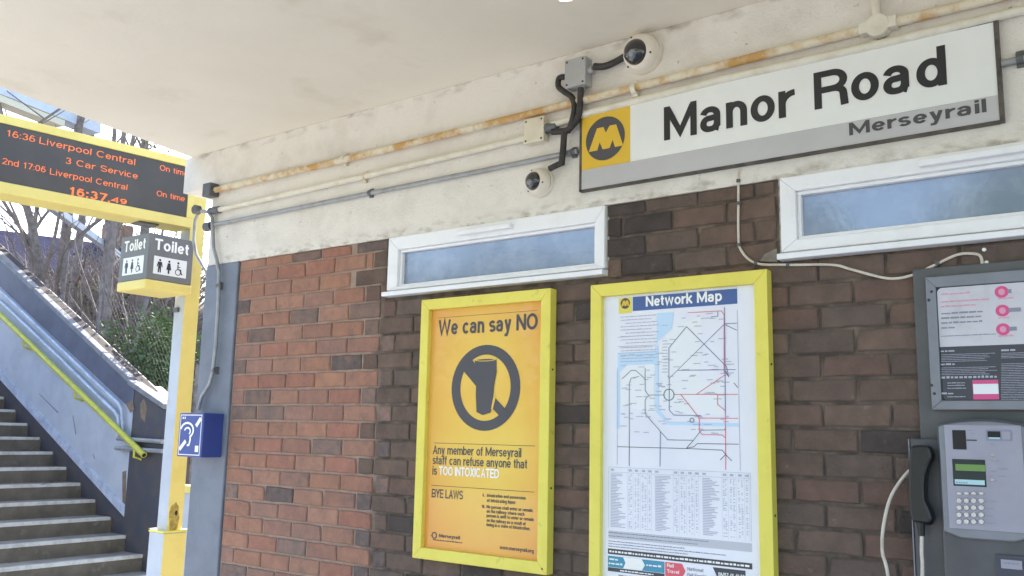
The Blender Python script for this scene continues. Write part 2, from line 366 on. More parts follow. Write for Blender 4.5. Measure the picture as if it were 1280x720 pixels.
def radial_fade(name, c, rx, rz, col):             # radial tint of the poster sheet, yellow in the middle and orange at the rim
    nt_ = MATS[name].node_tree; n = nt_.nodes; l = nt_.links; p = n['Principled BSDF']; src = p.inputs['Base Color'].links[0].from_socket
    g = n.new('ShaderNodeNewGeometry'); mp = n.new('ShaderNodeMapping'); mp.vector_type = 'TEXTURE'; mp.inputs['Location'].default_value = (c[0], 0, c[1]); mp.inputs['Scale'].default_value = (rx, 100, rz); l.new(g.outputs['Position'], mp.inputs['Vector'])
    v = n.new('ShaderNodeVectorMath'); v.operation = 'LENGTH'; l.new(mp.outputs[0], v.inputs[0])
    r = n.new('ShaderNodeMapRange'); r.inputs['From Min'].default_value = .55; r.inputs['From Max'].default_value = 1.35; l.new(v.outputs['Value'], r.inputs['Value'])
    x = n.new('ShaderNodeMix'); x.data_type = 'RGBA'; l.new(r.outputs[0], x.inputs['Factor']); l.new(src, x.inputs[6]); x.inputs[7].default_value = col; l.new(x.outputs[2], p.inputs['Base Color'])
radial_fade('sheet_amber', (-2.18, 1.62), .30, .46, rgb(228,158,70))
# brick materials
mat('mortar', rgb(168,146,132), .95, rgb(146,126,112), 22, .4, .7, bump=.9, bscale=140)
n = MATS['mortar'].node_tree.nodes; l = MATS['mortar'].node_tree.links; p = n['Principled BSDF']   # sooty mortar past the red panel
src = p.inputs['Base Color'].links[0].from_socket
g = n.new('ShaderNodeNewGeometry'); sx = n.new('ShaderNodeSeparateXYZ'); l.new(g.outputs['Position'], sx.inputs[0])
nz = n.new('ShaderNodeTexNoise'); nz.inputs['Scale'].default_value = 9; l.new(g.outputs['Position'], nz.inputs['Vector'])
ma = n.new('ShaderNodeMath'); ma.operation = 'MULTIPLY_ADD'; ma.inputs[1].default_value = .22; l.new(nz.outputs['Fac'], ma.inputs[0]); l.new(sx.outputs['X'], ma.inputs[2])
mr = n.new('ShaderNodeMapRange'); mr.inputs['From Min'].default_value = -2.74; mr.inputs['From Max'].default_value = -2.66; l.new(ma.outputs[0], mr.inputs['Value'])
nz2 = n.new('ShaderNodeTexNoise'); nz2.inputs['Scale'].default_value = 14; nz2.inputs['Detail'].default_value = 6; l.new(g.outputs['Position'], nz2.inputs['Vector'])
r2 = n.new('ShaderNodeValToRGB'); r2.color_ramp.elements[0].position = .4; r2.color_ramp.elements[0].color = rgb(78,69,63)
r2.color_ramp.elements[1].position = .72; r2.color_ramp.elements[1].color = rgb(126,112,98); l.new(nz2.outputs['Fac'], r2.inputs[0])
mx = n.new('ShaderNodeMix'); mx.data_type = 'RGBA'; l.new(mr.outputs[0], mx.inputs['Factor']); l.new(src, mx.inputs[6]); l.new(r2.outputs[0], mx.inputs[7])
l.new(mx.outputs[2], p.inputs['Base Color'])
RED = []
for i, (a, b) in enumerate([((162,117,96),(140,103,88)), ((167,122,99),(147,108,91)), ((157,115,98),(136,103,91)), ((166,124,103),(146,110,95)), ((155,117,102),(134,104,93)), ((163,113,94),(142,101,87))]):
    mat('brick_red_%d' % i, rgb(*a), .92, rgb(*b), 17, .34, .66, bump=1.3, bscale=75, rnd=.07, col3=rgb(116,96,88), scale3=13, lo3=.56, hi3=.76); RED.append('brick_red_%d' % i)
BLU = []
for i, (a, b) in enumerate([((116,98,92),(90,80,78)), ((108,94,88),(136,108,96))]):
    mat('brick_burnt_%d' % i, rgb(*a), .9, rgb(*b), 22, .35, .65, bump=1.2, bscale=75, rnd=.12, col3=rgb(140,110,96), scale3=12, lo3=.56, hi3=.74); BLU.append('brick_burnt_%d' % i)
DRK = []
for i, (a, b) in enumerate([((116,95,83),(94,79,71)), ((112,93,82),(92,78,70)), ((118,97,85),(96,81,72)), ((108,92,83),(90,78,71)), ((118,93,82),(96,79,71))]):
    mat('brick_brown_%d' % i, rgb(*a), .94, rgb(*b), 13, .34, .68, bump=1.4, bscale=75, rnd=.09, col3=rgb(142,126,112), scale3=27, lo3=.66, hi3=.80); DRK.append('brick_brown_%d' % i)
mat('mortar_patch', rgb(138,130,120), .95, rgb(118,110,100), 30, .4, .7, bump=.8, bscale=90)
mat('brick_sooty', rgb(80,70,66), .92, rgb(60,54,52), 12, .35, .7, bump=.9, bscale=120, rnd=.12, col3=rgb(108,92,82), scale3=20, lo3=.62, hi3=.80)
def stain(name, z0, z1, col, sc, lo, hi):          # grime that collects in a band of the render
    nt_ = MATS[name].node_tree; n = nt_.nodes; l = nt_.links; p = n['Principled BSDF']; src = p.inputs['Base Color'].links[0].from_socket
    g = n.new('ShaderNodeNewGeometry'); s = n.new('ShaderNodeSeparateXYZ'); l.new(g.outputs['Position'], s.inputs[0])
    b = n.new('ShaderNodeMapRange'); b.inputs['From Min'].default_value = z0; b.inputs['From Max'].default_value = z1; l.new(s.outputs['Z'], b.inputs['Value'])
    mp = n.new('ShaderNodeMapping'); mp.inputs['Scale'].default_value = (1, 1, 2.2); l.new(g.outputs['Position'], mp.inputs['Vector'])
    t = n.new('ShaderNodeTexNoise'); t.inputs['Scale'].default_value = sc; t.inputs['Detail'].default_value = 7; l.new(mp.outputs[0], t.inputs['Vector'])
    r = n.new('ShaderNodeMapRange'); r.inputs['From Min'].default_value = lo; r.inputs['From Max'].default_value = hi; l.new(t.outputs['Fac'], r.inputs['Value'])
    m = n.new('ShaderNodeMath'); m.operation = 'MULTIPLY'; l.new(b.outputs[0], m.inputs[0]); l.new(r.outputs[0], m.inputs[1])
    x = n.new('ShaderNodeMix'); x.data_type = 'RGBA'; l.new(m.outputs[0], x.inputs['Factor']); l.new(src, x.inputs[6]); x.inputs[7].default_value = col; l.new(x.outputs[2], p.inputs['Base Color'])
stain('render_white', 2.955, 3.0, rgb(128,118,104), 9, .50, .72); stain('render_white', 2.43, 2.38, rgb(140,128,112), 16, .48, .75)
# ---------------------------------------------------------------- ground
def plane_obj(name, x0, y0, x1, y1, z, m):
    o = MB().add([(x0,y0,z),(x1,y0,z),(x1,y1,z),(x0,y1,z)], [(0,1,2,3)]).build(name, m); o['kind'] = 'structure'; return o
plane_obj('ground', -900, -900, 900, 900, -1.02, 'grass_field')
pf = MB().box((-60, -5.2, -1.0), (40, 3.2, 0)).build('platform', 'platform'); pf['kind'] = 'structure'
tb = MB().box((-120, -13, -1.01), (90, -5.21, -.9)).build('track_bed', 'ballast'); tb['kind'] = 'structure'
op = MB().box((-60, -16.5, -1.0), (40, -13.01, 0)).build('opposite_platform', 'platform'); op['kind'] = 'structure'
# ---------------------------------------------------------------- the station building
BLD = thing('station_building', 'brick station building with white rendered beam and flat concrete canopy over the platform', 'building')
XE = -3.803                                     # left edge of the brickwork
wm_ = MB(); wm_.box((XE, 0, 0), (1.6, .22, 2.1175))       # openings left for the two windows
for a, b in ((XE, -2.7645), (-1.6595, -1.0275), (.0865, 1.6)): wm_.box((a, 0, 2.1176), (b, .22, 2.379))
wall = wm_.build('wall', 'mortar', BLD)
fas = MB().box((-4.065, -.012, 2.379), (1.6, .22, 2.805)); fas.build('rendered_beam', 'render_white', BLD)
fu = MB().box((-4.335, -.013, 2.8055), (1.6, .22, 2.999)); fu.build('beam_top', 'render_white', BLD)
bx('pilaster', (-4.07, -.016, 0), (XE, .219, 2.3785), 'grey_paint', BLD, bevel=.006)
# canopy slab: end edge leans a little as the photo shows
cp = MB(); pts = [(-4.33, .6, 3.0), (-4.285, 0, 3.0), (-4.078, -1.109, 3.0), (-3.85, -2.4, 3.0), (4.5, -2.4, 3.0), (4.5, .6, 3.0)]
cp.prism(pts, (0, 0, .22)); cp.build('canopy', 'ceiling_paint', BLD)
bx('roof', (-4.05, .23, 2.9), (4.5, 5.0, 2.99), 'ceiling_paint', BLD)
bx('rear_wall', (-4.05, .23, 0), (-3.85, 5.0, 2.895), 'house_wall', BLD)
# bricks
WIN = [(-2.766, -1.672, 2.118, 2.38), (-1.03, .065, 2.104, 2.388)]
HID = [(-2.49, -1.92, 1.09, 2.06), (-1.68, -1.09, .98, 2.06), (-.56, -.1, 0, 1.96)]       # covered by cases and telephone
C0, CH, GAP = 1.958, .0743, .0095
PROTO = {}
def brick_mesh(Lq, hq, m, v):
    key = (round(Lq, 3), round(hq, 3), m, v)
    if key in PROTO: return PROTO[key]
    rs = random.Random(hash((round(Lq, 3), v)) & 0xffff)
    L, h = Lq/2, hq/2; j = lambda: rs.uniform(-.0018, .0018); c = .0036
    nx = 4 if Lq > .12 else 2
    out = [(-L+2*L*q/nx+j(), -h+j()) for q in range(nx)]+[(L+j(), -h+j()), (L+j(), j())]+[(L-2*L*q/nx+j(), h+j()) for q in range(nx)]+[(-L+j(), h+j()), (-L+j(), j())]
    if rs.random() < .35:                        # a knocked corner
        q = rs.choice((0, nx, nx+2, len(out)-2)); out[q] = (out[q][0]*.94, out[q][1]*.86)
    f = rs.uniform(-.0016, .0016)
    ins = [(x*(1-(c+abs(j()))/L), y-math.copysign(c+abs(j()), y) if abs(y) > h*.5 else y) for x, y in out]
    vs = [(x, .012, y) for x, y in out]+[(x, -.0035, y) for x, y in out]+[(x, -.0068+f, y) for x, y in ins]
    n = len(out); fs = []
    for k in range(n):
        a, b = k, (k+1) % n
        fs += [(a, b, n+b, n+a), (n+a, n+b, 2*n+b, 2*n+a)]
    fs.append(tuple(2*n+k for k in range(n)))
    me = bpy.data.meshes.new('brick'); me.from_pydata(vs, [], fs); me.materials.append(MATS[m]); me.update()
    PROTO[key] = me; return me
rows = MB(); nb = 0
def add_brick(x0, x1, z0, z1, m, seen):
    global nb
    for (a, b, c, d) in WIN:
        if z1 > c+.01 and z0 < d-.01 and x1 > a and x0 < b:
            if z0 < c-.03: z1 = min(z1, c-.004); continue
            if x0 < a-.03: x1 = min(x1, a-.008)
            elif x1 > b+.03: x0 = max(x0, b+.008)
            else: return
    if x1-x0 < .022 or z1-z0 < .02: return
    for (a, b, c, d) in HID:
        if x0 > a and x1 < b and z0 > c and z1 < d: return
    cx, cz = (x0+x1)/2, (z0+z1)/2
    if not seen:
        rows.box((x0, -.0065, z0), (x1, .01, z1)); return
    me = brick_mesh(x1-x0, z1-z0, m, random.randrange(7))
    o = bpy.data.objects.new('brick', me); COL.objects.link(o); o.parent = wall; o.location = (cx, 0, cz); nb += 1
    if m in BLU and cx < -2.9: o['label'] = 'burnt purple-grey brick'
k = -27
while True:
    z0 = C0+k*CH+GAP/2; z1 = min(C0+(k+1)*CH-GAP/2, 2.3765)
    if z0 > 2.36: break
    split = -2.785 if k % 2 else -2.898
    if k >= 3: split = -2.967+.11*(k % 2 == 0)
    lowest = .80 if True else 0
    # red panel
    ph = -3.397 if k % 2 else -3.30
    x = ph-.2*4
    while x < split-.01:
        a, b = max(x, XE)+GAP/2, min(x+.2, split)-GAP/2
        if b-a > .03:
            r = random.random(); m = random.choice(BLU) if r < .13 else random.choice(RED)
            add_brick(a, b, z0, z1, m, z1 > .78)
        x += .2
    ph = -1.507 if k % 2 else -1.403
    x = ph-.2*8
    if 0 < x+.2*round((split-x)/.2)-split < .07 or 0 < ((x-split) % .2) < .07: split_d = split+((x-split) % .2)
    else: split_d = split
    while x < 1.6:
        a, b = (max(x, split) if x > split_d-.001 and split_d-split < 1e-6 or x > split_d+.01 else split)+GAP/2, min(x+.2, 1.6)-GAP/2
        if x+.2 < split_d+.001: x += .2; continue
        if b-a > .03:
            cx = (a+b)/2; m = random.choice(DRK)
            if (-1.68 < cx < -1.42 and z0 > 2.1) or (random.random() < .07): m = 'brick_sooty'
            if cx < -2.72 and random.random() < .6: m = random.choice(BLU)
            edge = W((1280, 600)).x+.12
            add_brick(a, b, z0, z1, m, z1 > .95 and a < edge and not (cx > -.66+.2 and z1 < 1.96))
        x += .2
    k += 1
ro = rows.build('brickwork_unseen', 'brick_brown_0', wall); ro['kind'] = 'stuff'
MB().prism([W(p, -.0005) for p in ((951, 327), (957, 318), (972, 311), (972.5, 328))], (0, -.0085, 0)).build('cement_patch', 'mortar_patch', wall)
# windows
def window(x0, x1, z0, z1, px0, px1, pz0, pz1, vent):
    wd = bpy.data.objects.new('window', None); COL.objects.link(wd); wd.parent = BLD
    zb = z0+.027
    fr = MB(); yf, yb = -.02, .06
    def mit(o, i):
        (ox0, oz0, ox1, oz1), (ix0, iz0, ix1, iz1) = o, i
        A = [(ox0, oz0), (ox1, oz0), (ox1, oz1), (ox0, oz1)]; B = [(ix0, iz0), (ix1, iz0), (ix1, iz1), (ix0, iz1)]
        for q in range(4):
            r = (q+1) % 4
            fr.prism([(A[q][0], yf, A[q][1]), (A[r][0], yf, A[r][1]), (B[r][0], yf+.0, B[r][1]), (B[q][0], yf+.0, B[q][1])], (0, yb-yf, 0))
    c = .0015
    mit((x0, zb, x1, z1), (px0-.012, pz0-.012, px1+.012, pz1+.012)); fr.build('frame', 'white_pvc', wd, bevel=.004)
    bd = MB()
    for a, b in (((px0-.012, -.006, pz0-.012), (px1+.012, .055, pz0)), ((px0-.012, -.006, pz1), (px1+.012, .055, pz1+.012)),
                 ((px0-.012, -.006, pz0), (px0, .055, pz1)), ((px1, -.006, pz0), (px1+.012, .055, pz1))): bd.box(a, b)
    bd.build('glazing_bead', 'white_pvc', wd, bevel=.003)
    bx('pane', (px0-.004, .012, pz0-.004), (px1+.004, .03, pz1+.004), 'glass', wd)
    sl_ = MB().prism([(x0-.006, -.045, z0), (x0-.006, .02, z0), (x0-.006, .02, zb-.001), (x0-.006, -.045, zb-.008)], (x1-x0+.012, 0, 0)); sl_.build('sill', 'white_pvc', wd, bevel=.003)
    bx('trickle_vent', (vent[0], -.046, vent[2]), (vent[1], -.0205, vent[3]), 'white_pvc', wd, bevel=.004)
    sq = MB().box((x0-.009, -.004, zb), (x0-.0005, .03, z1)).box((x1+.0005, -.004, zb), (x1+.009, .03, z1)); sq.build('sealant', 'silicone', wd)
    return wd
mat('glass', rgb(120,132,158), .05, rgb(152,162,184), 7, .45, .75, bump=.06, bscale=60); MATS['glass'].node_tree.nodes['Principled BSDF'].inputs['IOR'].default_value = 2.2
window(-2.755, -1.668, 2.118, 2.378, -2.683, -1.72, 2.170, 2.308, (-2.35, -2.08, 2.338, 2.358))
window(-1.018, .077, 2.108, 2.3785, -.955, .014, 2.184, 2.317, (-.595, -.32, 2.342, 2.364))
# ceiling lamp: only its end shows at the top edge
a = WZ((699, 3), 2.94); b = WZ((716, 2), 2.94)
lp = thing('ceiling_lamp', 'bright strip lamp on the canopy ceiling, its end cut by the top edge', 'lamp')
d_ = (Vector((b.x-a.x, b.y-a.y, 0))).normalized(); q_ = Vector((d_.y, -d_.x, 0)); wd_ = (b-a).length
P_ = [a, a+d_*wd_, a+d_*wd_+q_*1.1, a+q_*1.1]
MB().prism([(v.x, v.y, 2.94) for v in P_], (0, 0, .03)).build('diffuser', 'lamp_diffuser', lp, bevel=.006)
e_ = d_*.01; P2 = [P_[0]-e_-q_*.004, P_[1]+e_-q_*.004, P_[2]+e_, P_[3]-e_]
MB().prism([(v.x, v.y, 2.9705) for v in P2], (0, 0, .029)).build('housing', 'plastic_cream', lp)
# ---------------------------------------------------------------- station name sign
SG = thing('station_name_sign', 'long white station name sign reading Manor Road with yellow square emblem', 'sign')
sx0, sx1, sz0, sz1 = -1.768, -.371, 2.440, 2.742; zs = 2.520
bx('backing_box', (sx0, -.0285, sz0), (sx1, -.0135, sz1), 'sign_edge', SG, bevel=.002)
bx('white_panel', (-1.5565, -.030, zs), (sx1-.008, -.0286, sz1-.005), 'sign_white', SG)
bx('grey_strip', (sx0+.006, -.030, sz0+.006), (sx1-.008, -.0286, zs-.0005), 'sign_grey', SG)
bx('emblem_square', (sx0+.006, -.030, zs), (-1.557, -.0286, sz1-.005), 'roundel_yellow', SG)
ed = MB().box((sx1-.0075, -.033, sz0-.001), (sx1+.004, -.0135, sz1+.001)).box((sx0-.003, -.032, sz0-.001), (sx0+.0055, -.0135, sz1+.001)) \
    .box((sx0, -.032, sz0-.002), (sx1-.008, -.0132, sz0+.0055)).box((sx0+.006, -.0315, sz1-.0045), (sx1-.008, -.0132, sz1+.002))
ed.build('edge_trim', 'sign_edge', SG)
pl = wallplane(-.0302)
Print(pl).text('Manor', -1.4215, 2.573, .122, width=.463, wt=.145, gap=.075).text('Road', -.8935, 2.579, .122, width=.386, wt=.145, gap=.075).build_words('lettering', 'ink_black', SG)
Print(pl).text('Merseyrail', -.790, 2.4755, .040, width=.380, wt=.145, gap=.075).build('lettering', 'ink_grey', SG)
cx, cz = pl.px((756.5, 173)); r = .081
Print(pl).disc(cx, cz, r*1.02, r*1.02).build('emblem_disc', 'ink_grey', SG)
def emblem_m(pr, cx, cz, r):
    P = [(-.86,-.52),(-.40,.62),(-.02,.62),(.06,.30),(.36,.70),(.68,.70),(.90,-.36),(.46,-.44),(.40,-.14),(.26,-.50),(-.10,-.54),(-.26,-.20),(-.36,-.56)]
    P = [(-.86,-.50),(-.42,.55),(-.08,.55),(.04,.26),(.24,.55),(.58,.55),(.94,-.50),(.52,-.50),(.40,-.14),(.24,-.50),(-.12,-.50),(-.28,-.14),(-.40,-.50)]
    pr.poly([(cx+x*r, cz+y*r) for x, y in P]); return pr
emblem_m(Print(pl, .0016), cx, cz, r).build('emblem_letter', 'roundel_yellow', SG)
# ---------------------------------------------------------------- poster cases
def case(name, label, x0, x1, z0, z1, fw, sheet):
    t = thing(name, label, 'poster case')
    y0, y1 = -.05, -.0085
    ou = [(x0, z0), (x1, z0), (x1, z1), (x0, z1)]; inn = [(x0+fw, z0+fw), (x1-fw, z0+fw), (x1-fw, z1-fw), (x0+fw, z1-fw)]
    for q in range(4):
        r_ = (q+1) % 4
        MB().prism([(ou[q][0], y0, ou[q][1]), (ou[r_][0], y0, ou[r_][1]), (inn[r_][0], y0, inn[r_][1]), (inn[q][0], y0, inn[q][1])], (0, y1-y0, 0)).build('frame_rail', 'yellow_frame', t, bevel=.0025)
    bx('backing', (x0+.01, -.02, z0+.01), (x1-.01, -.009, z1-.01), 'dark_galv', t)
    sh = bx('poster_sheet', (x0+fw-.004, -.0302, z0+fw-.004), (x1-fw+.004, -.0202, z1-fw+.004), sheet, t)
    sc = MB()
    for zz in (z0+.3, z1-.3): sc.lathe((x1, -.03, zz), (1, 0, 0), [(.004, 0), (.004, .002)], 10)
    sc.lathe((x1-.02, -.05, z0+.02), (0, -1, 0), [(.004, 0), (.003, .001)], 10); sc.build('screw', 'screw', t)
    return t, sh
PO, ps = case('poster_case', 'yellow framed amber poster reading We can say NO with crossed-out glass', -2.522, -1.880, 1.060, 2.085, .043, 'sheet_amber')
pl = wallplane(-.0303)
def z6(x, y): return (500+x/3.6, 340+y/3.6)
def z7(x, y): return (500+x/3.6, 520+y/3.6)
def fit(pr, s, zf, L, R_, cap, wt, gap=.07):       # lay a text between two zoom points, cap height from plane units
    a, b = pr.pl.px(zf(*L)), pr.pl.px(zf(*R_)); wdt = b[0]-a[0]
    return pr.text(s, a[0], (a[1]+b[1])/2, cap, width=wdt, wt=wt, gap=gap)
hd = Print(pl); fit(hd, 'We can say NO', z6, (172, 288), (620, 255), .062, .15, .035); hd.build_words('heading', 'ink_grey', ps)
ic = Print(pl); c0 = pl.px(z6(383, 520)); rr = .146
ic.ring(c0[0], c0[1], rr, .045)
ic.build('prohibition_ring', 'ink_grey', ps)
g2 = Print(pl, .0014)
def bar(a, b, wv):
    d = Vector((b[0]-a[0], b[1]-a[1])).normalized(); nn = Vector((-d.y, d.x))*wv/2
    return [(a[0]+nn.x, a[1]+nn.y), (b[0]+nn.x, b[1]+nn.y), (b[0]-nn.x, b[1]-nn.y), (a[0]-nn.x, a[1]-nn.y)]
def rel(u, v): return (c0[0]+u*rr, c0[1]+v*rr)
g2.poly([rel(-.84, .54), rel(-.52, .82), rel(-.34, .62), rel(-.2, .3), rel(-.30, .04)])
g2.build('diagonal_bar', 'ink_grey', ps); g2 = Print(pl, .0014); g2.poly([rel(.28, -.22), rel(.82, -.66), rel(.62, -.84), rel(.24, -.52)])
g2.build('diagonal_bar', 'ink_grey', ps)
gl = Print(pl, .0020); gl.poly([rel(-.36, .74), rel(.36, .74), rel(.38, .40), rel(.30, .02), rel(.28, -.50), rel(.20, -.66), rel(-.05, -.72), rel(-.26, -.64), rel(-.30, -.2), rel(-.30, .16), rel(-.36, .42)]); gl.build('glass_symbol', 'ink_grey', ps)
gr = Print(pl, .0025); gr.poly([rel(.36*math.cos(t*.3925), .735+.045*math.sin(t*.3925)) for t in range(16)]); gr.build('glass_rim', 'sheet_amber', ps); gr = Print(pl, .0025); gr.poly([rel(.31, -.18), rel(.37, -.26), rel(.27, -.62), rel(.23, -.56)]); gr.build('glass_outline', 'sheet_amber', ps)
gr = Print(pl, .0030); gr.poly([rel(.29*math.cos(t*.3925), .732+.022*math.sin(t*.3925)) for t in range(16)]); gr.build('glass_mouth', 'ink_grey', ps)
for a, b in (((172, 208-0), (620, 172)),): A, B = pl.px(z6(*a)), pl.px(z6(*b)); Print(pl).line([(A[0], (A[1]+B[1])/2), (B[0], (A[1]+B[1])/2)], .0015).build('rule_line', 'ink_grey', ps)
for a, b in (((152, 122), (608, 134)), ((142, 313), (604, 341))): A, B = pl.px(z7(*a)), pl.px(z7(*b)); Print(pl).line([(A[0], (A[1]+B[1])/2), (B[0], (A[1]+B[1])/2)], .002).build('rule_line', 'ink_grey', ps)
bt = Print(pl)
fit(bt, 'Any member of Merseyrail', z7, (148, 172), (546, 185), .034, .125, .05)
fit(bt, 'staff can refuse anyone that', z7, (147, 218), (573, 236), .034, .125, .05)
fit(bt, 'is', z7, (146, 264), (167, 265), .034, .125); fit(bt, 'BYE LAWS', z7, (143, 366), (284, 376), .033, .13, .04)
bt.build_words('body_text', 'ink_grey', ps)
wt_ = Print(pl); fit(wt_, 'TOO INTOXICATED', z7, (176, 265), (446, 281), .034, .15, .03); wt_.build_words('white_text', 'ink_white', ps)
sm = Print(pl)
for i, (s, x0, x1, y0) in enumerate([('6.', 372, 380, 356), ('Intoxication and possession', 392, 566, 357), ('of intoxicating liquor', 392, 521, 380), ('18.', 368, 382, 408), ('No person shall enter or remain', 390, 597, 409),
        ('on the railway where such', 390, 560, 429), ('person is unfit to enter or remain', 390, 602, 449), ('on the railway as a result of', 390, 566, 471), ('being in a state of intoxication.', 390, 586, 491)]):
    fit(sm, s, z7, (x0, y0+6), (x1, y0+6+(x1-x0)*.085), .0125, .15, .05)
fit(sm, 'www.merseyrail.org', z7, (449, 600), (602, 615), .0135, .15, .05); fit(sm, 'Merseyrail', z7, (176, 545), (270, 556), .013, .16, .05)
a = pl.px(z7(155, 537)); sm.ring(a[0], a[1], .011, .005); sm.line([(a[0]-.02, a[1]-.004), (a[0]-.01, a[1])], .003)
q = pl.px(z7(148, 558)); sm.dashes(q[0], q[1], q[0]+.15, .004)
sm.build_stuff('small_print', 'ink_grey', ps)
# ---------------------------------------------------------------- network map
NM, ns = case('map_case', 'yellow framed white railway diagram headed Network Map in dark blue', -1.707, -1.055, 1.020, 2.081, .044, 'sheet_white')
def z1(x, y): return pl.px((760+x/6, 360+y/6))
def z2(x, y): return pl.px((760+x/5.144, 460+y/5.144))
def z3(x, y): return pl.px((750+x/5.145, 580+y/5.145))
tl, br = z1(187, 62), z1(970, 118)
zt0, zt1 = (z1(187, 173)[1]+z1(970, 118)[1])/2, (z1(187, 62)[1]+z1(970, 10)[1])/2
Print(pl).rect(z1(187, 120)[0], zt0, z1(970, 80)[0], zt1).build('title_band', 'ink_blue', ns)
Print(pl, .0016).text('Network Map', z1(285, 140)[0], zt0+.012, .036, width=z1(857, 100)[0]-z1(285, 140)[0], wt=.15, gap=.05).build('title', 'ink_white', ns)
lx0, lx1 = z1(82, 120)[0], z1(180, 120)[0]
Print(pl).rect(lx0, zt0-.006, lx1, zt1).build('emblem_square', 'yellow_frame', ns)
cx, cz = (lx0+lx1)/2, (zt0+zt1)/2+.004
Print(pl, .0014).disc(cx, cz, .019).build('emblem_disc', 'ink_grey', ns); emblem_m(Print(pl, .002), cx, cz, .019).build('emblem_letter', 'roundel_yellow', ns)
# sea, land, river
sea = Print(pl); sea.poly([z1(368, 188), z1(495, 182), z1(480, 300), z1(375, 400), z1(366, 440)]); sea.poly([z1(75, 492), z1(366, 470), z1(366, 570), z1(150, 575), z1(75, 640)])
sea.line([z2(66, 20), z2(66, 390)], .011); sea.line([z1(366, 430), z2(315, 40), z2(315, 270), z2(385, 355), z2(840, 366)], .012); sea.build('sea_area', 'ink_sea', ns)
ld = Print(pl, .0004); ld.poly([z1(490, 300), z1(700, 210), z1(690, 700), z1(385, 700), z1(380, 430)]); ld.poly([z1(150, 580), z1(350, 575), z2(295, 290), z2(85, 240), z1(90, 650)])
ld.poly([z2(330, 90), z2(740, 90), z2(740, 300), z2(560, 300), z2(420, 290), z2(330, 250)]); ld.build('land_area', 'ink_land', ns)
def net(name, m, lines, wv):
    for L in lines: Print(pl, .0013+.00005*(len(ns.children) % 12)).line(L, wv*.85).build(name, m, ns)
net('route_line', 'ink_red', [[z1(600, 186), z1(850, 172), z1(872, 200), z1(872, 640)], [z2(430, 170), z2(836, 170)], [z2(470, 172), z2(575, 305), z2(588, 330), z2(588, 405), z2(608, 428), z2(735, 430), z2(756, 450)],
    [z2(585, 322), z2(838, 324)], [z2(572, 168), z2(752, 45)], [z2(706, 175), z2(706, 235), z2(756, 275)], [z2(756, 290), z2(758, 655)]], .0032)
net('route_line', 'ink_navy', [[z1(590, 290), z1(458, 450), z1(458, 680), z1(870, 275)], [z1(590, 290), z1(890, 590), z1(905, 660)], [z1(525, 618), z1(958, 612)], [z1(870, 268), z1(968, 264)], [z1(880, 275), z1(968, 318)],
    [z1(825, 178), z1(825, 212), z1(775, 216)], [z1(875, 145), z2(756, 290)], [z2(395, 60), z2(395, 270), z2(425, 303), z2(600, 306)], [z2(338, 410), z2(336, 632)]], .0030)
net('route_line', 'ink_green', [[z2(92, 70), z2(150, 16), z2(180, 16), z2(240, 70)], [z2(138, 510), z2(138, 100), z2(150, 65), z2(200, 55)], [z2(240, 0), z2(240, 145), z2(262, 175), z2(240, 205), z2(240, 295), z2(385, 462), z2(550, 465), z2(600, 400), z2(750, 398), z2(757, 385)], [z2(262, 174), z2(360, 174)], [z2(380, 462), z2(415, 462)]], .0030)
net('route_line', 'ink_dark', [[z2(62, 506), z2(505, 518), z2(735, 528), z2(757, 556)], [z2(505, 516), z2(555, 506), z2(575, 486), z2(842, 490)], [z2(505, 516), z2(550, 465)], [z2(138, 506), z2(138, 630)], [z2(757, 556), z2(722, 592)], [z2(757, 556), z2(798, 598)], [z2(810, 95), z2(836, 126)], [z2(757, 20), z2(780, 60)]], .0026)
rg = Print(pl, .0016); rc = z2(393, 172); rg.ring(rc[0], rc[1], .0185, .0036); rc = z2(541, 336); rg.ring(rc[0], rc[1], .007, .003); rg.build('loop_line', 'ink_green', ns)
bd = Print(pl, .0012); R0 = z2(62, 0)[0]; R1 = z2(845, 300)[0]
bd.line([(R0, z2(62, 0)[1]), (R0, z2(60, 620)[1])], .0012); bd.line([(R1, zt0-.02), (R1, z2(842, 660)[1])], .0012)
for a, b in (((75, 370), (360, 352)), ((75, 440), (360, 428)), ((75, 490), (365, 478))): bd.line([z1(*a), z1(*b)], .0014)
bd.build('border_line', 'ink_soft', ns)
st = Print(pl, .0012); rs = random.Random(3)
for _ in range(150):                              # station names along the routes, too small to read
    x, y = rs.uniform(.02, .98), rs.uniform(.03, .97); zz = zt0-.012-y*.42; xx = R0+x*(R1-R0-.03)
    if x < .37 and y < .33: continue
    st.rect(xx, zz, xx+rs.uniform(.012, .03), zz+.0026)
for i in range(9):
    zz = zt0-.02-i*.0115; st.dashes(R0+.012+(i % 3 == 2)*.02, zz, R0+rs.uniform(.13, .165), .003)
for i in range(5): st.dashes(R0+.012, zt0-.128-i*.0105-(i > 1)*.006, R0+rs.uniform(.13, .165), .003)
for i in range(11): st.rect(z1(400, 400)[0]+rs.uniform(0, .006), z1(430, 400)[1]-i*.0105, z1(455, 400)[0]-.004, z1(430, 400)[1]-i*.0105+.0025)
st.build_stuff('station_names', 'ink_faint', ns)
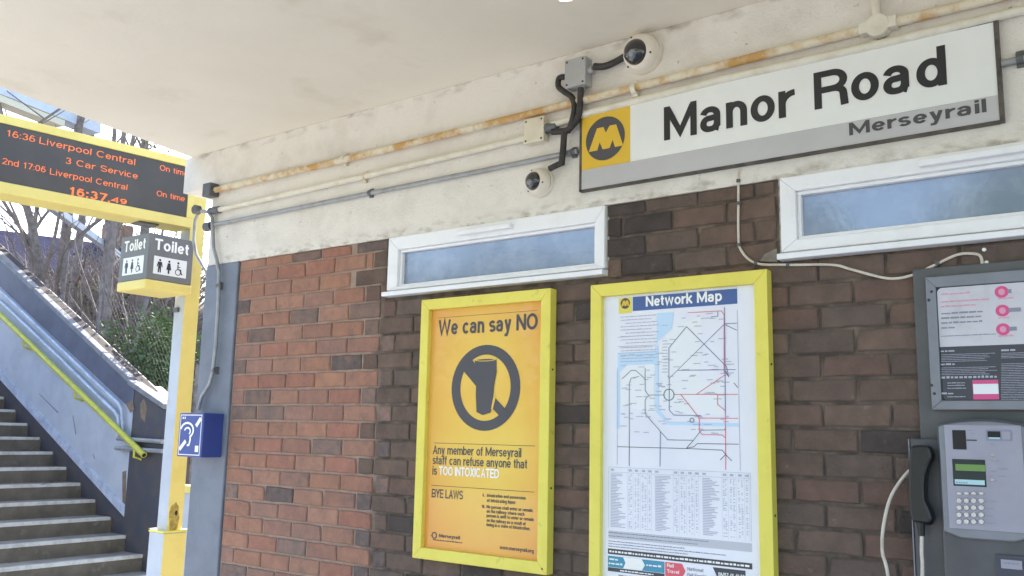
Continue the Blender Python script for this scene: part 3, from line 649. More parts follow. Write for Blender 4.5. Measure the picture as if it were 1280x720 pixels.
# timetable index
tb_ = Print(pl, .0009); T0, T1 = z3(57, 30)[0], z3(968, 80)[0]; zt = (z3(57, 18)[1]+z3(968, 60)[1])/2; zb_ = (z3(57, 430)[1]+z3(968, 480)[1])/2
tb_.line([(T0, zt), (T1, zt)], .0013); tb_.line([(T0, zt-.017), (T1, zt-.017)], .0011); tb_.line([(T0, zt), (T0, zb_)], .001); tb_.line([(T1, zt), (T1, zb_)], .001)
cw = (T1-T0)/3; N = 36
for c in range(3):
    X0 = T0+c*cw
    for f in (.44, .56, .72, .88, .97): tb_.line([(X0+cw*f, zt-.002), (X0+cw*f, zb_)], .0006)
    for i in range(N):
        zz = zt-.024-i*(zt-.026-zb_)/N
        tb_.rect(X0+.008, zz, X0+.008+rs.uniform(.02, .06), zz+.0024)
        for f in (.46, .50, .60, .66, .76, .82, .91):
            if rs.random() < .62: tb_.rect(X0+cw*f, zz, X0+cw*f+rs.uniform(.003, .007), zz+.0024)
    for f in (.05, .46, .6, .76, .9): tb_.rect(X0+cw*f, zt-.012, X0+cw*f+.012, zt-.005)
tb_.build_stuff('station_index', 'ink_faint', ns)
gz0, gz1 = zb_-.032, zb_-.006
Print(pl).rect(T0, gz0, T1, gz1).build('grey_note_band', 'ink_grad', ns)
nt_ = Print(pl, .0012)
for i in range(2): nt_.dashes(T0, gz1-.008-i*.011, T1-rs.uniform(.05, .2), .003)
for i in range(3): nt_.dashes(T0, gz0-.010-i*.0085, T1-rs.uniform(.05, .25), .0028)
nt_.build_stuff('note_text', 'ink_soft', ns)
kz1 = (z3(52, 540)[1]+z3(968, 640)[1])/2; kz0 = kz1-.018
Print(pl).rect(T0-.002, kz0, T1, kz1).build('black_band', 'ink_dark', ns); Print(pl, .0014).dashes(T0+.004, kz0+.006, T1-.006, .006, .005, .016).build('band_text', 'ink_white', ns)
az1 = kz0-.006; az0 = az1-.050; am = (az0+az1)/2
def arrow(x0, x1, z0, z1, notch=True): return [(x0, z0), (x1-.012, z0), (x1, (z0+z1)/2), (x1-.012, z1), (x0, z1)]
X = lambda zx: z3(zx, 620)[0]
p_ = Print(pl); p_.rect(X(52), az0+.014, X(415), az1); p_.build('teal_panel', 'ink_teal', ns)
p_ = Print(pl, .0014); p_.poly([(X(150), az0+.014), (X(270), az0+.014), (X(290), am+.007), (X(270), az1), (X(150), az1), (X(165), am+.007)]); p_.dashes(X(62), am+.012, X(120), .005); p_.dashes(X(58), am-.002, X(145), .006); p_.dashes(X(300), am+.006, X(395), .006)
p_.build('white_arrow', 'ink_white', ns)
Print(pl).rect(X(52), az0, X(415), az0+.0125).build('dark_strip', 'ink_dark', ns); Print(pl, .0014).dashes(X(130), az0+.004, X(345), .004).build('strip_text', 'ink_white', ns)
Print(pl).poly(arrow(X(420), X(550), az0+.006, az1)).build('pink_arrow', 'ink_pinkred', ns); Print(pl, .0014).text('Rail', X(432), am+.010, .011, wt=.14).text('Travel', X(432), am-.008, .011, wt=.14).build('arrow_text', 'ink_white', ns)
Print(pl).text('National', X(562), am+.006, .011, wt=.13).text('Rail Enquiries', X(562), am-.012, .011, wt=.13, width=X(705)-X(562)).build('enquiry_text', 'ink_soft', ns)
Print(pl).poly([(X(725), az1), (X(935), az1), (X(935), az0+.002), (X(725), az0+.002), (X(750), am)]).build('dark_arrow', 'ink_dark', ns)
Print(pl, .0014).text('08457 48 49 50', X(760), am-.002, .014, width=X(930)-X(760), wt=.15).dashes(X(762), am-.016, X(860), .006).build('phone_number', 'ink_white', ns)
Print(pl).dashes(X(120), az0-.012, X(335), .004).dashes(X(420), az0-.008, X(560), .005).build('footer_text', 'ink_soft', ns)
# ---------------------------------------------------------------- pipes, conduits, boxes
def path(pxs, y): return [W(p, y) for p in pxs]
PW = thing('rusty_pipe', 'cream painted pipe flaking to rust along the top of the white beam', 'pipe')
yp = -.035
pp = [W((268, 238), yp), W((450, 195), yp), W((640, 148), yp), W((850, 95), yp), W((1060, 42), yp), W((1290, -14), yp)]
MB().tube(pp, .0155, 14).build('pipe', 'pipe_rusty', PW, smooth=True)
end = pp[0]
MB().box((end.x-.055, yp-.036, end.z-.034), (end.x+.012, -.0135, end.z+.036)).build('end_box', 'dark_galv', PW, bevel=.005)
def clip(p, rp, m, par):
    c = MB().tube([(p.x-.009, p.y, p.z), (p.x+.009, p.y, p.z)], rp*1.25, 14); c.box((p.x-.010, p.y+.004, p.z-rp*1.9), (p.x+.010, -.0132, p.z+rp*1.9)); return c.build('clip', m, par)
for p in ((793, 111), (430, 199)): clip(W(p, yp), .0155, 'pipe_cream', PW)
tee = W((1098, 33), yp)
tj = MB().lathe((tee.x, -.0135, tee.z), (0, -1, 0), [(.036, 0), (.036, .038), (.033, .042)], 24); tj.box((tee.x-.055, -.0535, tee.z-.018), (tee.x+.055, -.0137, tee.z+.018)); tj.build('round_junction_box', 'pipe_cream', PW, bevel=.002)
MB().tube([(tee.x-.004, yp, tee.z+.03), (tee.x-.010, yp, 2.996)], .0125, 12).build('riser_pipe', 'pipe_cream', PW, smooth=True)
P2 = thing('white_conduit', 'white conduit below the rusty pipe, ending at a cream box', 'pipe')
y2 = -.030
q2 = [W((270, 263), y2), W((450, 222), y2), W((660, 172), y2)]
MB().tube(q2, .0135, 12).build('pipe', 'pipe_cream', P2, smooth=True)
clip(W((455, 221), y2), .0135, 'pipe_rusty', P2)
e = q2[0]; MB().tube([(e.x-.05, y2, e.z+.004), (e.x+.03, y2, e.z)], .019, 12).build('end_gland', 'dark_galv', P2, smooth=True)
P3 = thing('white_conduit', 'white conduit running right from the cable bundle above the name sign', 'pipe')
MB().tube([W((688, 157), y2), W((740, 140), y2), W((900, 100), y2), W((1100, 55), y2), W((1290, 10), y2)], .0135, 12).build('pipe', 'pipe_cream', P3, smooth=True)
P4 = thing('grey_conduit', 'thin grey conduit, lowest of the pipes, ending behind the name sign', 'pipe')
y3 = -.026
MB().tube([W((268, 281), y3), W((460, 242), y3), W((600, 214), y3), W((722, 189), y3)], .0105, 10).build('pipe', 'conduit_grey', P4, smooth=True)
for p in ((463, 241), (717, 190)): clip(W(p, y3), .0105, 'dark_galv', P4)
e = W((262, 283), y3); MB().tube([(e.x-.03, y3, e.z), (e.x+.02, y3, e.z)], .024, 14).build('end_gland', 'dark_galv', P4, smooth=True)
P5 = thing('grey_conduit', 'short grey conduit stub with dark clip at the right edge beside the name sign', 'pipe')
MB().tube([W((1252, 80), y3), W((1300, 68), y3)], .0105, 10).build('pipe', 'conduit_grey', P5, smooth=True); clip(W((1275, 73), y3), .0125, 'dark_galv', P5)
# drop conduits at the wall end
D1 = thing('drop_conduit', 'grey conduit bending down the grey pilaster to the blue box', 'pipe')
yd = -.035
MB().tube([W(p, yd) for p in ((252, 264), (260, 265), (265, 272), (266, 290), (267, 310), (271, 325), (274, 340), (273, 380), (270, 430), (266, 465), (262, 480), (252, 496), (248, 512))], .0095, 10).build('pipe', 'conduit_grey', D1, smooth=True)
for p in ((273, 357), (268, 463)): clip(W(p, yd), .0095, 'dark_galv', D1)
D2 = thing('drop_cable', 'grey cable dropping from the pipe end past the Toilet sign', 'cable')
MB().tube([W(p, .02) for p in ((250, 262), (244, 275), (242, 300), (245, 318), (252, 330), (259, 342))], .0085, 10).build('cable', 'conduit_grey', D2, smooth=True)
MB().lathe(W((249, 263), .0), (0, -1, 0), [(.025, 0), (.025, .03), (.018, .036)], 16).build('end_gland', 'dark_galv', D2)
# junction boxes
def jbox(name, label, c0, c1, m, dep):
    t = thing(name, label, 'junction box'); y = -dep
    a, b = W(c0, y), W(c1, y)
    bx('box', (a.x, y+.012, b.z), (b.x, -.0135, a.z), m, t, bevel=.003); bx('lid', (a.x-.001, y, b.z-.001), (b.x+.001, y+.0115, a.z+.001), m, t, bevel=.003)
    s = MB()
    for xx in (a.x+.01, b.x-.01):
        for zz in (a.z-.01, b.z+.01): s.lathe((xx, y, zz), (0, -1, 0), [(.0045, 0), (.004, .001)], 10)
    s.build('screw', 'screw', t); return t, a, b
J1, ja, jb = jbox('junction_box', 'grey square junction box near the ceiling with black cables', (706, 76), (731, 104), 'plastic_grey', .065)
MB().tube([(jb.x, -.04, (ja.z+jb.z)/2), (jb.x+.02, -.04, (ja.z+jb.z)/2+.003)], .013, 12).build('cable_gland', 'plastic_grey', J1, smooth=True); gl_ = MB().tube([((ja.x+jb.x)/2+.015, -.04, jb.z), ((ja.x+jb.x)/2+.015, -.04, jb.z-.02)], .013, 12); gl_.build('cable_gland', 'plastic_grey', J1, smooth=True)
J2, ka, kb = jbox('junction_box', 'cream square junction box on the white conduit left of the cables', (655, 150), (679, 175), 'plastic_cream', .05)
MB().tube([(kb.x, -.03, (ka.z+kb.z)/2), (kb.x+.02, -.03, (ka.z+kb.z)/2+.002), (kb.x+.05, -.03, (ka.z+kb.z)/2+.004)], [.02, .02, .014], 12).build('cable_gland', 'dark_galv', J2, smooth=True)
# black cables
yc = -.045
def cable(label, pxs, r, m='cable_black', y=yc):
    pts = [W(p, y if not isinstance(p[-1], tuple) else y) for p in pxs]
    o = MB().tube(smooth_path(pts), r, 10).build('cable', m, None, smooth=True); return tag(o, label, 'cable')
def smooth_path(P, n=6):
    P = [Vector(p) for p in P]; out = []
    for i in range(len(P)-1):
        p0 = P[max(i-1, 0)]; p1 = P[i]; p2 = P[i+1]; p3 = P[min(i+2, len(P)-1)]
        for k in range(n):
            t = k/n; out.append(.5*((2*p1)+(p2-p0)*t+(2*p0-5*p1+4*p2-p3)*t*t+(3*p1-p0-3*p2+p3)*t*t*t))
    out.append(P[-1]); return out
cable('black cable from the grey junction box to the upper dome camera', [(743, 83), (755, 83), (768, 78), (782, 70)], .013)
cable('black cable looping out of the left side of the grey junction box', [(706, 96), (699, 98), (698, 108), (706, 115), (715, 122), (718, 135), (714, 155), (709, 165)], .0115)
cable('black cable dropping straight from the grey junction box', [(726, 110), (725, 130), (722, 148), (713, 160), (706, 166), (704, 185), (702, 205)], .0125, y=-.05)
cable('short black cable from the bundle to the cream junction box', [(712, 163), (702, 164), (690, 165)], .012, y=-.035)
cable('short black cable from the bundle to the lower dome camera', [(704, 203), (697, 206), (687, 211)], .0115)
# dome cameras
def dome(label, px, r, ax):
    t = thing('dome_camera', label, 'security camera', 'dome cameras on the white beam')
    o = W(px, -.013); ax = Vector(ax).normalized()
    MB().lathe(o, (0, -1, 0), [(r, 0), (r, r*.22), (r*.97, r*.28)], 36).build('base', 'camera_white', t, smooth=True)
    o2 = o+Vector((0, -r*.2, 0))
    MB().lathe(o2, ax, [(r*.96, 0), (r*.93, r*.25), (r*.80, r*.5), (r*.64, r*.62), (r*.60, r*.62), (r*.58, r*.55)], 36).build('housing', 'camera_white', t, smooth=True)
    pr = [(r*.63*math.cos(a), r*.56+r*.52*math.sin(a)) for a in [i*math.pi/2/9 for i in range(9)]]+[(.0005, r*1.06)]
    MB().lathe(o2, ax, pr, 36).build('dome', 'dome_smoke', t, smooth=True)
    side = ax.cross(Vector((0, 0, 1))).normalized(); up = side.cross(ax)
    c = o2+ax*(r*.98)-up*(r*.12)-side*(r*.1)
    MB().lathe(c, (ax-up*.35-side*.3), [(r*.19, -.004), (r*.19, r*.14), (r*.12, r*.17)], 16).build('lens', 'lens_glass', t, smooth=True)
    s = MB()
    for k in range(3):
        an = math.radians(75+120*k); pp_ = o2+ax*(r*.50)+(side*math.cos(an)+up*math.sin(an))*r*.80; s.lathe(pp_, ax, [(r*.05, 0), (r*.045, .004)], 8)
    s.build('screw', 'screw', t); return t
dome('larger white dome camera near the ceiling, above the name sign', (806, 69), .075, (-.12, -1, -.18))
dome('smaller white dome camera below the pipes, left of the name sign', (677, 229), .058, (-.18, -1, -.05))
# white telephone wire on the wall
WW = thing('wall_wire', 'thin white wire drooping across the bricks under the right window', 'wire')
o = MB().tube(smooth_path([W(p, -.014) for p in ((923, 212), (923, 250), (923, 290), (926, 312), (945, 329), (985, 331), (1040, 331), (1065, 337), (1110, 348), (1140, 344), (1165, 333), (1195, 319), (1215, 317), (1226, 321), (1228, 337))]), .0042, 8).build('wire', 'cable_white', WW, smooth=True)
for p in ((923, 226), (924, 254), (945, 329), (985, 331), (1172, 329), (924, 306)):
    q = W(p, -.014); bx('wire_clip', (q.x-.006, -.0195, q.z-.006), (q.x+.006, -.006, q.z+.006), 'dark_galv', WW, bevel=.002)
for p in ((1230, 312), (1233, 328)):
    q = W(p, -.01); MB().lathe((q.x, -.006, q.z), (0, -1, 0), [(.006, 0), (.005, .006)], 10).build('wall_plug', 'ink_white', WW)
# ---------------------------------------------------------------- payphone
PH = thing('payphone', 'grey wall payphone with black handset, keypad and small green screen', 'payphone')
bx('backboard', (-.630, -.022, .75), (-.14, -.0085, 2.045), 'steel_board', PH, bevel=.003)
# body
B0, B1 = W((1168, 522), -.1), W((1283, 720), -.1)
x0, x1 = B0.x, -.350; zt_ = 1.600
pf = [(x0, zt_)]+[(x0+(x1-x0)*i/12, zt_+.015*math.sin(math.pi*i/12)**.8) for i in range(1, 12)]+[(x1, zt_), (x1, .86), (x0, .86)]
MB().prism([(x, -.085, z) for x, z in pf], (0, .062, 0)).build('body', 'phone_body', PH, bevel=.008)
# raised bezel and face
fx0, fx1 = W((1180, 532), -.1).x, -.367; fz1 = W((1180, 531), -.1).z; fz0 = W((1200, 661), -.1).z
bz = [(x0+.008, zt_-.006)]+[(x0+.008+(x1-x0-.016)*i/12, zt_-.006+.014*math.sin(math.pi*i/12)**.8) for i in range(1, 12)]+[(x1-.008, zt_-.006), (x1-.008, fz0-.01), (x1-.05, fz0-.024), (x0+.05, fz0-.024), (x0+.008, fz0-.01)]
MB().prism([(x, -.098, z) for x, z in bz], (0, .0125, 0)).build('bezel', 'steel_light', PH, bevel=.004)
face = bx('face_plate', (fx0, -.1005, fz0), (fx1, -.0985, fz1), 'phone_face', PH, bevel=.0012)
pl = wallplane(-.1006)
def za(x, y): return pl.px((1150+x/6.546, 510+y/6.546))
def zk(x, y): return pl.px((1120+x/6, 600+y/6))
def pr_rect(a, b, name, m, lift=LIFT, par=face): return Print(pl, lift).rect(a[0], b[1], b[0], a[1]).build(name, m, par)
pr_rect(za(263, 180), za(382, 340), 'coin_slot', 'slot_dark'); pr_rect(za(382, 257), za(466, 270), 'coin_groove', 'ink_dark')
pr_rect(za(537, 178), za(758, 270), 'card_reader', 'ink_soft'); pr_rect(za(552, 190), za(660, 240), 'card_mouth', 'slot_dark', .0018); pr_rect(za(668, 192), za(742, 258), 'card_label', 'phone_face', .0018); pr_rect(za(565, 240), za(655, 254), 'card_lip', 'lcd_blue', .0018)
pr_rect(za(263, 416), za(546, 648), 'screen', 'lcd_dark'); pr_rect(za(290, 458), za(538, 520), 'screen_text_band', 'lcd_green', .0018); pr_rect(za(285, 582), za(532, 632), 'screen_label', 'lcd_blue', .0018)
p_ = Print(pl, .0024); a = za(295, 612); p_.dashes(a[0], a[1], a[0]+.03, .003, .003, .006); p_.build('label_print', 'ink_soft', face)
p_ = Print(pl)
for zx, zy, ln in ((400, 185, .012), (420, 210, .008), (575, 300, .010), (570, 395, .011), (580, 430, .020), (580, 520, .014), (640, 500, .022), (570, 560, .010), (640, 560, .018), (565, 600, .022)): a = za(zx, zy); p_.dashes(a[0], a[1], a[0]+ln, .0022, .003, .009)
for zy in (160, 217, 272, 326): a = zk(680, zy); p_.dashes(a[0], a[1], a[0]+random.uniform(.015, .026), .002, .004, .01)
p_.build_stuff('instruction_print', 'ink_soft', face)
p_ = Print(pl); 
for zx, zy in ((575, 393), (590, 432), (578, 596)): a = za(zx, zy); p_.poly([(a[0], a[1]), (a[0]+.008, a[1]+.001), (a[0]+.009, a[1]+.004), (a[0]+.002, a[1]+.0045)])
p_.build('rust_scratch', 'pipe_rusty', face)
kp = bpy.data.objects.new('keypad', None); COL.objects.link(kp); kp.parent = PH
bm_ = MB().lathe((0, 0, 0), (0, -1, 0), [(.0072, 0), (.0072, .003), (.006, .0045)], 16).build('key', 'button_steel', kp, smooth=True)
first = True
for r_ in range(5):
    for c in range(4):
        a = zk((475, 530, 585, 641)[c], (100, 155, 207, 260, 312)[r_]); o = bm_ if first else bm_.copy()
        if not first: COL.objects.link(o); o.parent = kp
        first = False; o.location = (a[0], -.1008, a[1]); o.scale = (1, 1, .62 if r_ == 0 else 1)
# coin return
pl2 = wallplane(-.0852)
a = W((1244, 692), -.086); bx('coin_return', (a.x, -.0925, 1.10), (a.x+.085, -.0852, a.z), 'post_dark', PH, bevel=.003)
b_ = W((1251, 699), -.093); bx('coin_return_label', (b_.x, -.0945, b_.z-.022), (b_.x+.048, -.0928, b_.z), 'phone_face', PH)
p_ = Print(wallplane(-.0946)); p_.dashes(b_.x+.006, b_.z-.010, b_.x+.042, .004, .006, .012); p_.build('label_print', 'ink_soft', PH)
# cradle and handset
c0_ = W((1137, 548), -.05); bx('cradle', (c0_.x, -.052, .9), (x0-.0005, -.0225, c0_.z), 'phone_body', PH, bevel=.004)
bx('cradle_edge', (c0_.x-.004, -.0535, .9), (c0_.x-.0005, -.0226, c0_.z-.002), 'steel_light', PH)
HS = thing('handset', 'black telephone handset hanging on the left side of the payphone', 'handset')
def zh(x, y, yy=-.085): return W((1080+x/3.275, 500+y/3.273), yy)
oq = [(186, 192), (200, 186), (255, 185), (270, 200), (278, 235), (262, 270), (249, 315), (246, 360), (249, 410), (268, 450), (281, 490), (262, 508), (200, 500), (186, 470), (181, 400), (180, 330), (182, 250)]
MB().prism([zh(x, y, -.108) for x, y in oq], (0, .046, 0)).build('grip', 'handset_black', HS, bevel=.011)
q = zh(262, 228, -.085); MB().lathe((q.x-.004, -.062, q.z), (.6, .5, 0), [(.02, -.02), (.021, .004), (.014, .010)], 20).build('earpiece', 'handset_black', HS, smooth=True)
q = zh(262, 482, -.085); MB().lathe((q.x-.004, -.062, q.z), (.6, .5, 0), [(.02, -.02), (.021, .004), (.014, .010)], 20).build('mouthpiece', 'handset_black', HS, smooth=True)
q = zh(232, 500, -.085); MB().tube([(q.x, -.085, q.z), (q.x+.001, -.085, q.z-.036)], [.011, .008], 12).build('cord_boot', 'handset_black', HS, smooth=True)
o = MB().tube(smooth_path([(q.x+.001, -.085, q.z-.034), W((1152, 690), -.085), W((1153, 715), -.085), W((1150, 790), -.085), W((1136, 850), -.08), W((1120, 820), -.075), W((1110, 720), -.07), W((1103, 690), -.07), W((1104, 660), -.07), W((1112, 625), -.07), W((1125, 602), -.06), W((1137, 588), -.0535)]), .0048, 10).build('handset_cord', 'cable_white', HS, smooth=True)
# ---------------------------------------------------------------- information panel above the payphone
IN = thing('information_panel', 'grey framed notice panel with white top and dark lower half above the payphone', 'notice panel')
ix0, ix1, iz0, iz1 = -.592, -.16, 1.640, 2.015
fr = MB(); A = [(ix0, iz0), (ix1, iz0), (ix1, iz1), (ix0, iz1)]; gx0, gx1, gz0_, gz1_ = -.566, -.186, 1.665, 1.984; Bq = [(gx0, gz0_), (gx1, gz0_), (gx1, gz1_), (gx0, gz1_)]
for q in range(4):
    r_ = (q+1) % 4
    MB().prism([(A[q][0], -.042, A[q][1]), (A[r_][0], -.042, A[r_][1]), (Bq[r_][0], -.042, Bq[r_][1]), (Bq[q][0], -.042, Bq[q][1])], (0, .0195, 0)).build('frame_rail', 'steel_light', IN, bevel=.002)
bx('backing', (ix0+.01, -.0345, iz0+.01), (ix1-.01, -.0224, iz1-.01), 'lcd_dark', IN)
pl = wallplane(-.0346)
def zi(x, y): return pl.px((1130+x/4.235, 330+y/4.235))
def rrect(x0, z0, x1, z1, r, corners='1111'):
    P = []
    for (cx, cz, a0, on) in ((x1-r, z1-r, 0, corners[0]), (x0+r, z1-r, 90, corners[1]), (x0+r, z0+r, 180, corners[2]), (x1-r, z0+r, 270, corners[3])):
        if on == '1': P += [(cx+r*math.cos(math.radians(a0+i*15)), cz+r*math.sin(math.radians(a0+i*15))) for i in range(7)]
        else: P.append((cx+r*(1 if a0 in (0, 270) else -1), cz+r*(1 if a0 in (0, 90) else -1)))
    return P
wz0 = zi(300, 436)[1]; 
sh = Print(pl).poly(rrect(gx0+.002, wz0, gx1-.002, gz1_-.002, .014, '1100')).build('white_notice', 'notice_white', IN)
dk = Print(pl).poly(rrect(gx0+.004, gz0_+.002, gx1-.002, wz0-.0008, .010, '0011')).build('dark_notice', 'ink_dark', IN)
p_ = Print(pl, .0016)
for zx, zy, z2_ in ((196, 160, 350), (196, 200, 455), (196, 225, 380)): p_.dashes(zi(zx, zy)[0], zi(zx, zy)[1]-.003, zi(z2_, zy)[0], .0045, .008, .024)
for zy in (188, 290, 386): p_.dashes(zi(500, zy)[0], zi(500, zy)[1], zi(580, zy)[0], .004, .008, .02)
p_.build_stuff('pink_print', 'ink_palepink', IN)
p_ = Print(pl, .0016)
for zx, zy, z2_ in ((198, 262, 425), (198, 287, 410), (198, 312, 430), (198, 338, 290)): p_.dashes(zi(zx, zy)[0], zi(zx, zy)[1]-.003, zi(z2_, zy)[0], .0048, .008, .024)
p_.dashes(zi(196, 385)[0], zi(196, 385)[1], zi(490, 385)[0], .0022)
p_.build_stuff('grey_print', 'ink_soft', IN)
for zx, zy, e2 in ((517, 148, 570), (522, 247, 620), (525, 346, 598)):
    c = zi(zx, zy); Print(pl, .0016).ring(c[0], c[1], .0125, .009).build('pink_ring', 'ink_pink', IN); Print(pl, .0012).disc(c[0], c[1], .010).build('ring_centre', 'ink_palepink', IN)
    Print(pl, .0020).rect(c[0]+.015, c[1]-.005, zi(e2, zy)[0], c[1]+.006).build('grey_tab', 'ink_soft', IN)
p_ = Print(pl, .0016)
for zy in (466, 536, 690): p_.dashes(zi(196, zy)[0], zi(196, zy)[1], zi(270, zy)[0], .0045)
for zy in list(range(482, 525, 9))+list(range(552, 590, 9)): p_.dashes(zi(198, zy)[0], zi(198, zy)[1], zi(random.uniform(430, 495), zy)[0], .0012)
for zy in (632, 645, 660, 705): p_.dashes(zi(230, zy)[0], zi(230, zy)[1], zi(330, zy)[0], .002)
p_.dashes(zi(200, 601)[0], zi(200, 601)[1]-.003, zi(505, 601)[0], .006, .005, .01)
p_.dashes(zi(515, 462)[0], zi(515, 462)[1], zi(600, 462)[0], .005)
for zy in list(range(475, 500, 8))+list(range(530, 720, 9)): p_.dashes(zi(515, zy)[0], zi(515, zy)[1], gx1-.01, .0012)
p_.build_stuff('white_print', 'ink_faint', IN)
a, b = zi(362, 615), zi(505, 722); Print(pl, .0020).rect(a[0], gz0_+.003, b[0], a[1]).build('pink_box', 'ink_pink', IN)
a, b = zi(366, 636), zi(503, 688); Print(pl, .0026).rect(a[0], b[1], b[0], a[1]).build('pale_box', 'ink_land', IN)
s = MB()
for zx, zy in ((146, 146), (131, 191), (146, 642), (161, 686)): q = W((1130+zx/4.235, 330+zy/4.235), -.042); s.lathe((q.x, -.042, q.z), (0, -1, 0), [(.0042, 0), (.0035, .0012)], 10)
s.build('screw', 'screw', IN)
# ---------------------------------------------------------------- hearing loop box on the pilaster
HL = thing('hearing_loop_box', 'blue box with white ear symbol on the grey pilaster', 'sign box')
f0, f1 = W((225, 516), -.13), W((251, 572), -.13)
hb = bx('box', (f0.x, -.13, f1.z), (f1.x, -.0165, f0.z), 'loop_blue', HL, bevel=.004)
pl = wallplane(-.1302); wv, hv = f1.x-f0.x, f0.z-f1.z
def fu_(u, v): return (f0.x+u*wv, f1.z+v*hv)
p_ = Print(pl); p_.line([fu_(.07, .05), fu_(.93, .05), fu_(.93, .95), fu_(.07, .95), fu_(.07, .05)], .005)
ear = [fu_(.36+.26*math.cos(math.radians(t)), .60+.17*math.sin(math.radians(t))) for t in range(170, -60, -15)]+[fu_(.52, .38), fu_(.48, .27), fu_(.40, .26)]
p_.line(ear, .012); p_.line([fu_(.38+.12*math.cos(math.radians(t)), .58+.08*math.sin(math.radians(t))) for t in range(170, -70, -20)], .010)
p_.line([fu_(.72, .70), fu_(.90, .88)], .022); p_.line([fu_(.10, .16), fu_(.34, .36)], .022)
p_.rect(*fu_(.74, .12), *fu_(.88, .26)); p_.dashes(*fu_(.14, .86), fu_(.3, .86)[0], .012, .008, .014)
p_.build('ear_symbol', 'ink_white', HL)
# ---------------------------------------------------------------- column, toilet sign, departure board
CX = -5.30
CL = thing('canopy_column', 'square steel column, yellow face and grey side, beside the stairs', 'column')
y0, y1 = .680, .790
bx('shaft', (CX-.11, y0, 0), (CX-.0015, y1, 3.22), 'panel_blue', CL, bevel=.003)
bx('yellow_face', (CX-.0014, y0+.001, .03), (CX+.001, y1-.001, 3.22), 'yellow_steel', CL)
sy0, sy1 = .645, .805
bx('base_sleeve', (CX-.135, sy0, 0), (CX+.0255, sy1, .885), 'panel_blue', CL, bevel=.004)
bx('sleeve_face', (CX+.0256, sy0+.001, .02), (CX+.0285, sy1-.001, .880), 'yellow_steel', CL)
bx('sleeve_lip', (CX-.139, sy0-.004, .8855), (CX+.0295, sy1+.004, .897), 'yellow_frame', CL)
pst = Plane((CX+.0012, y0, .9), (0, 1, 0), (0, 0, 1), (1, 0, 0)); rs = random.Random(2)
Print(pst, .0004).poly([(.045+.032*(1+.25*rs.random())*math.cos(t*.35), .075+.085*(1+.3*rs.random())*math.sin(t*.35)) for t in range(18)]).build('brown_stain', 'stain_brown', CL)
Print(pst, .0008).poly([(.058+.011*math.cos(t*.5), .105+.016*math.sin(t*.5)) for t in range(12)]).build('scorch_mark', 'slot_dark', CL)
for a, b in (((CX-.139, sy0-.006), (CX-.04, sy0-.0035)), ((CX+.02, sy1-.045), (CX+.0305, sy1+.005)), ((CX-.139, sy0-.006), (CX-.118, sy0+.05))): bx('chipped_edge', (a[0], a[1], .8972), (b[0], b[1], .904), 'ink_white', CL)
pb = MB().box((CX-.1, y0-.018, 2.30), (CX-.05, y0-.0005, 2.33)); pb.build('bracket', 'dark_galv', CL)
TX = -5.20
TS = thing('toilet_sign', 'grey box sign reading Toilet with white pictograms and yellow base', 'sign')
t0, t1 = .332, .652
bx('box', (TX-.32, t0, 2.462), (TX, t1, 2.755), 'toilet_grey', TS, bevel=.003)
MB().prism([(TX+.004, t0-.006, 2.461), (TX+.004, t1+.006, 2.461), (TX-.324, t1+.006, 2.461), (TX-.324, t0-.006, 2.461)], (0, 0, -.062)).build('yellow_base', 'yellow_steel', TS, bevel=.01)
def pict(pr, u, v, h, kind):
    pr.disc(u, v+h*.90, h*.085, n=16)
    if kind == 'm': pr.poly([(u-h*.15, v+h*.78), (u+h*.15, v+h*.78), (u+h*.24, v+h*.42), (u+h*.17, v+h*.40), (u+h*.11, v+h*.60), (u+h*.13, v), (u+h*.03, v), (u, v+h*.36), (u-h*.03, v), (u-h*.13, v), (u-h*.11, v+h*.60), (u-h*.17, v+h*.40), (u-h*.24, v+h*.42)])
    elif kind == 'f': pr.poly([(u-h*.10, v+h*.78), (u+h*.10, v+h*.78), (u+h*.20, v+h*.28), (u+h*.07, v+h*.28), (u+h*.06, v), (u-h*.06, v), (u-h*.07, v+h*.28), (u-h*.20, v+h*.28)])
    else:
        pr.ring(u+h*.02, v+h*.22, h*.21, h*.06, 20); pr.line([(u-h*.02, v+h*.78), (u, v+h*.44), (u+h*.22, v+h*.42), (u+h*.32, v+h*.10), (u+h*.40, v+h*.12)], h*.09); pr.line([(u, v+h*.62), (u+h*.18, v+h*.60)], h*.07)
for nm, pl in (('front', Plane((TX+.0003, t0, 2.462), (0, 1, 0), (0, 0, 1), (1, 0, 0))), ('side', Plane((TX-.32, t0-.0003, 2.462), (1, 0, 0), (0, 0, 1), (0, -1, 0)))):
    Print(pl).text('Toilet', .040, .192, .072, width=.245, wt=.15, gap=.07).build('lettering', 'ink_white', TS)
    Print(pl).rect(.042, .038, .278, .152).build('pictogram_panel', 'sign_white', TS)
    p_ = Print(pl, .0018)
    for u, kd in ((.085, 'm'), (.150, 'f'), (.215, 'w')): pict(p_, u, .050, .088, kd)
    p_.build('pictogram', 'ink_black', TS)
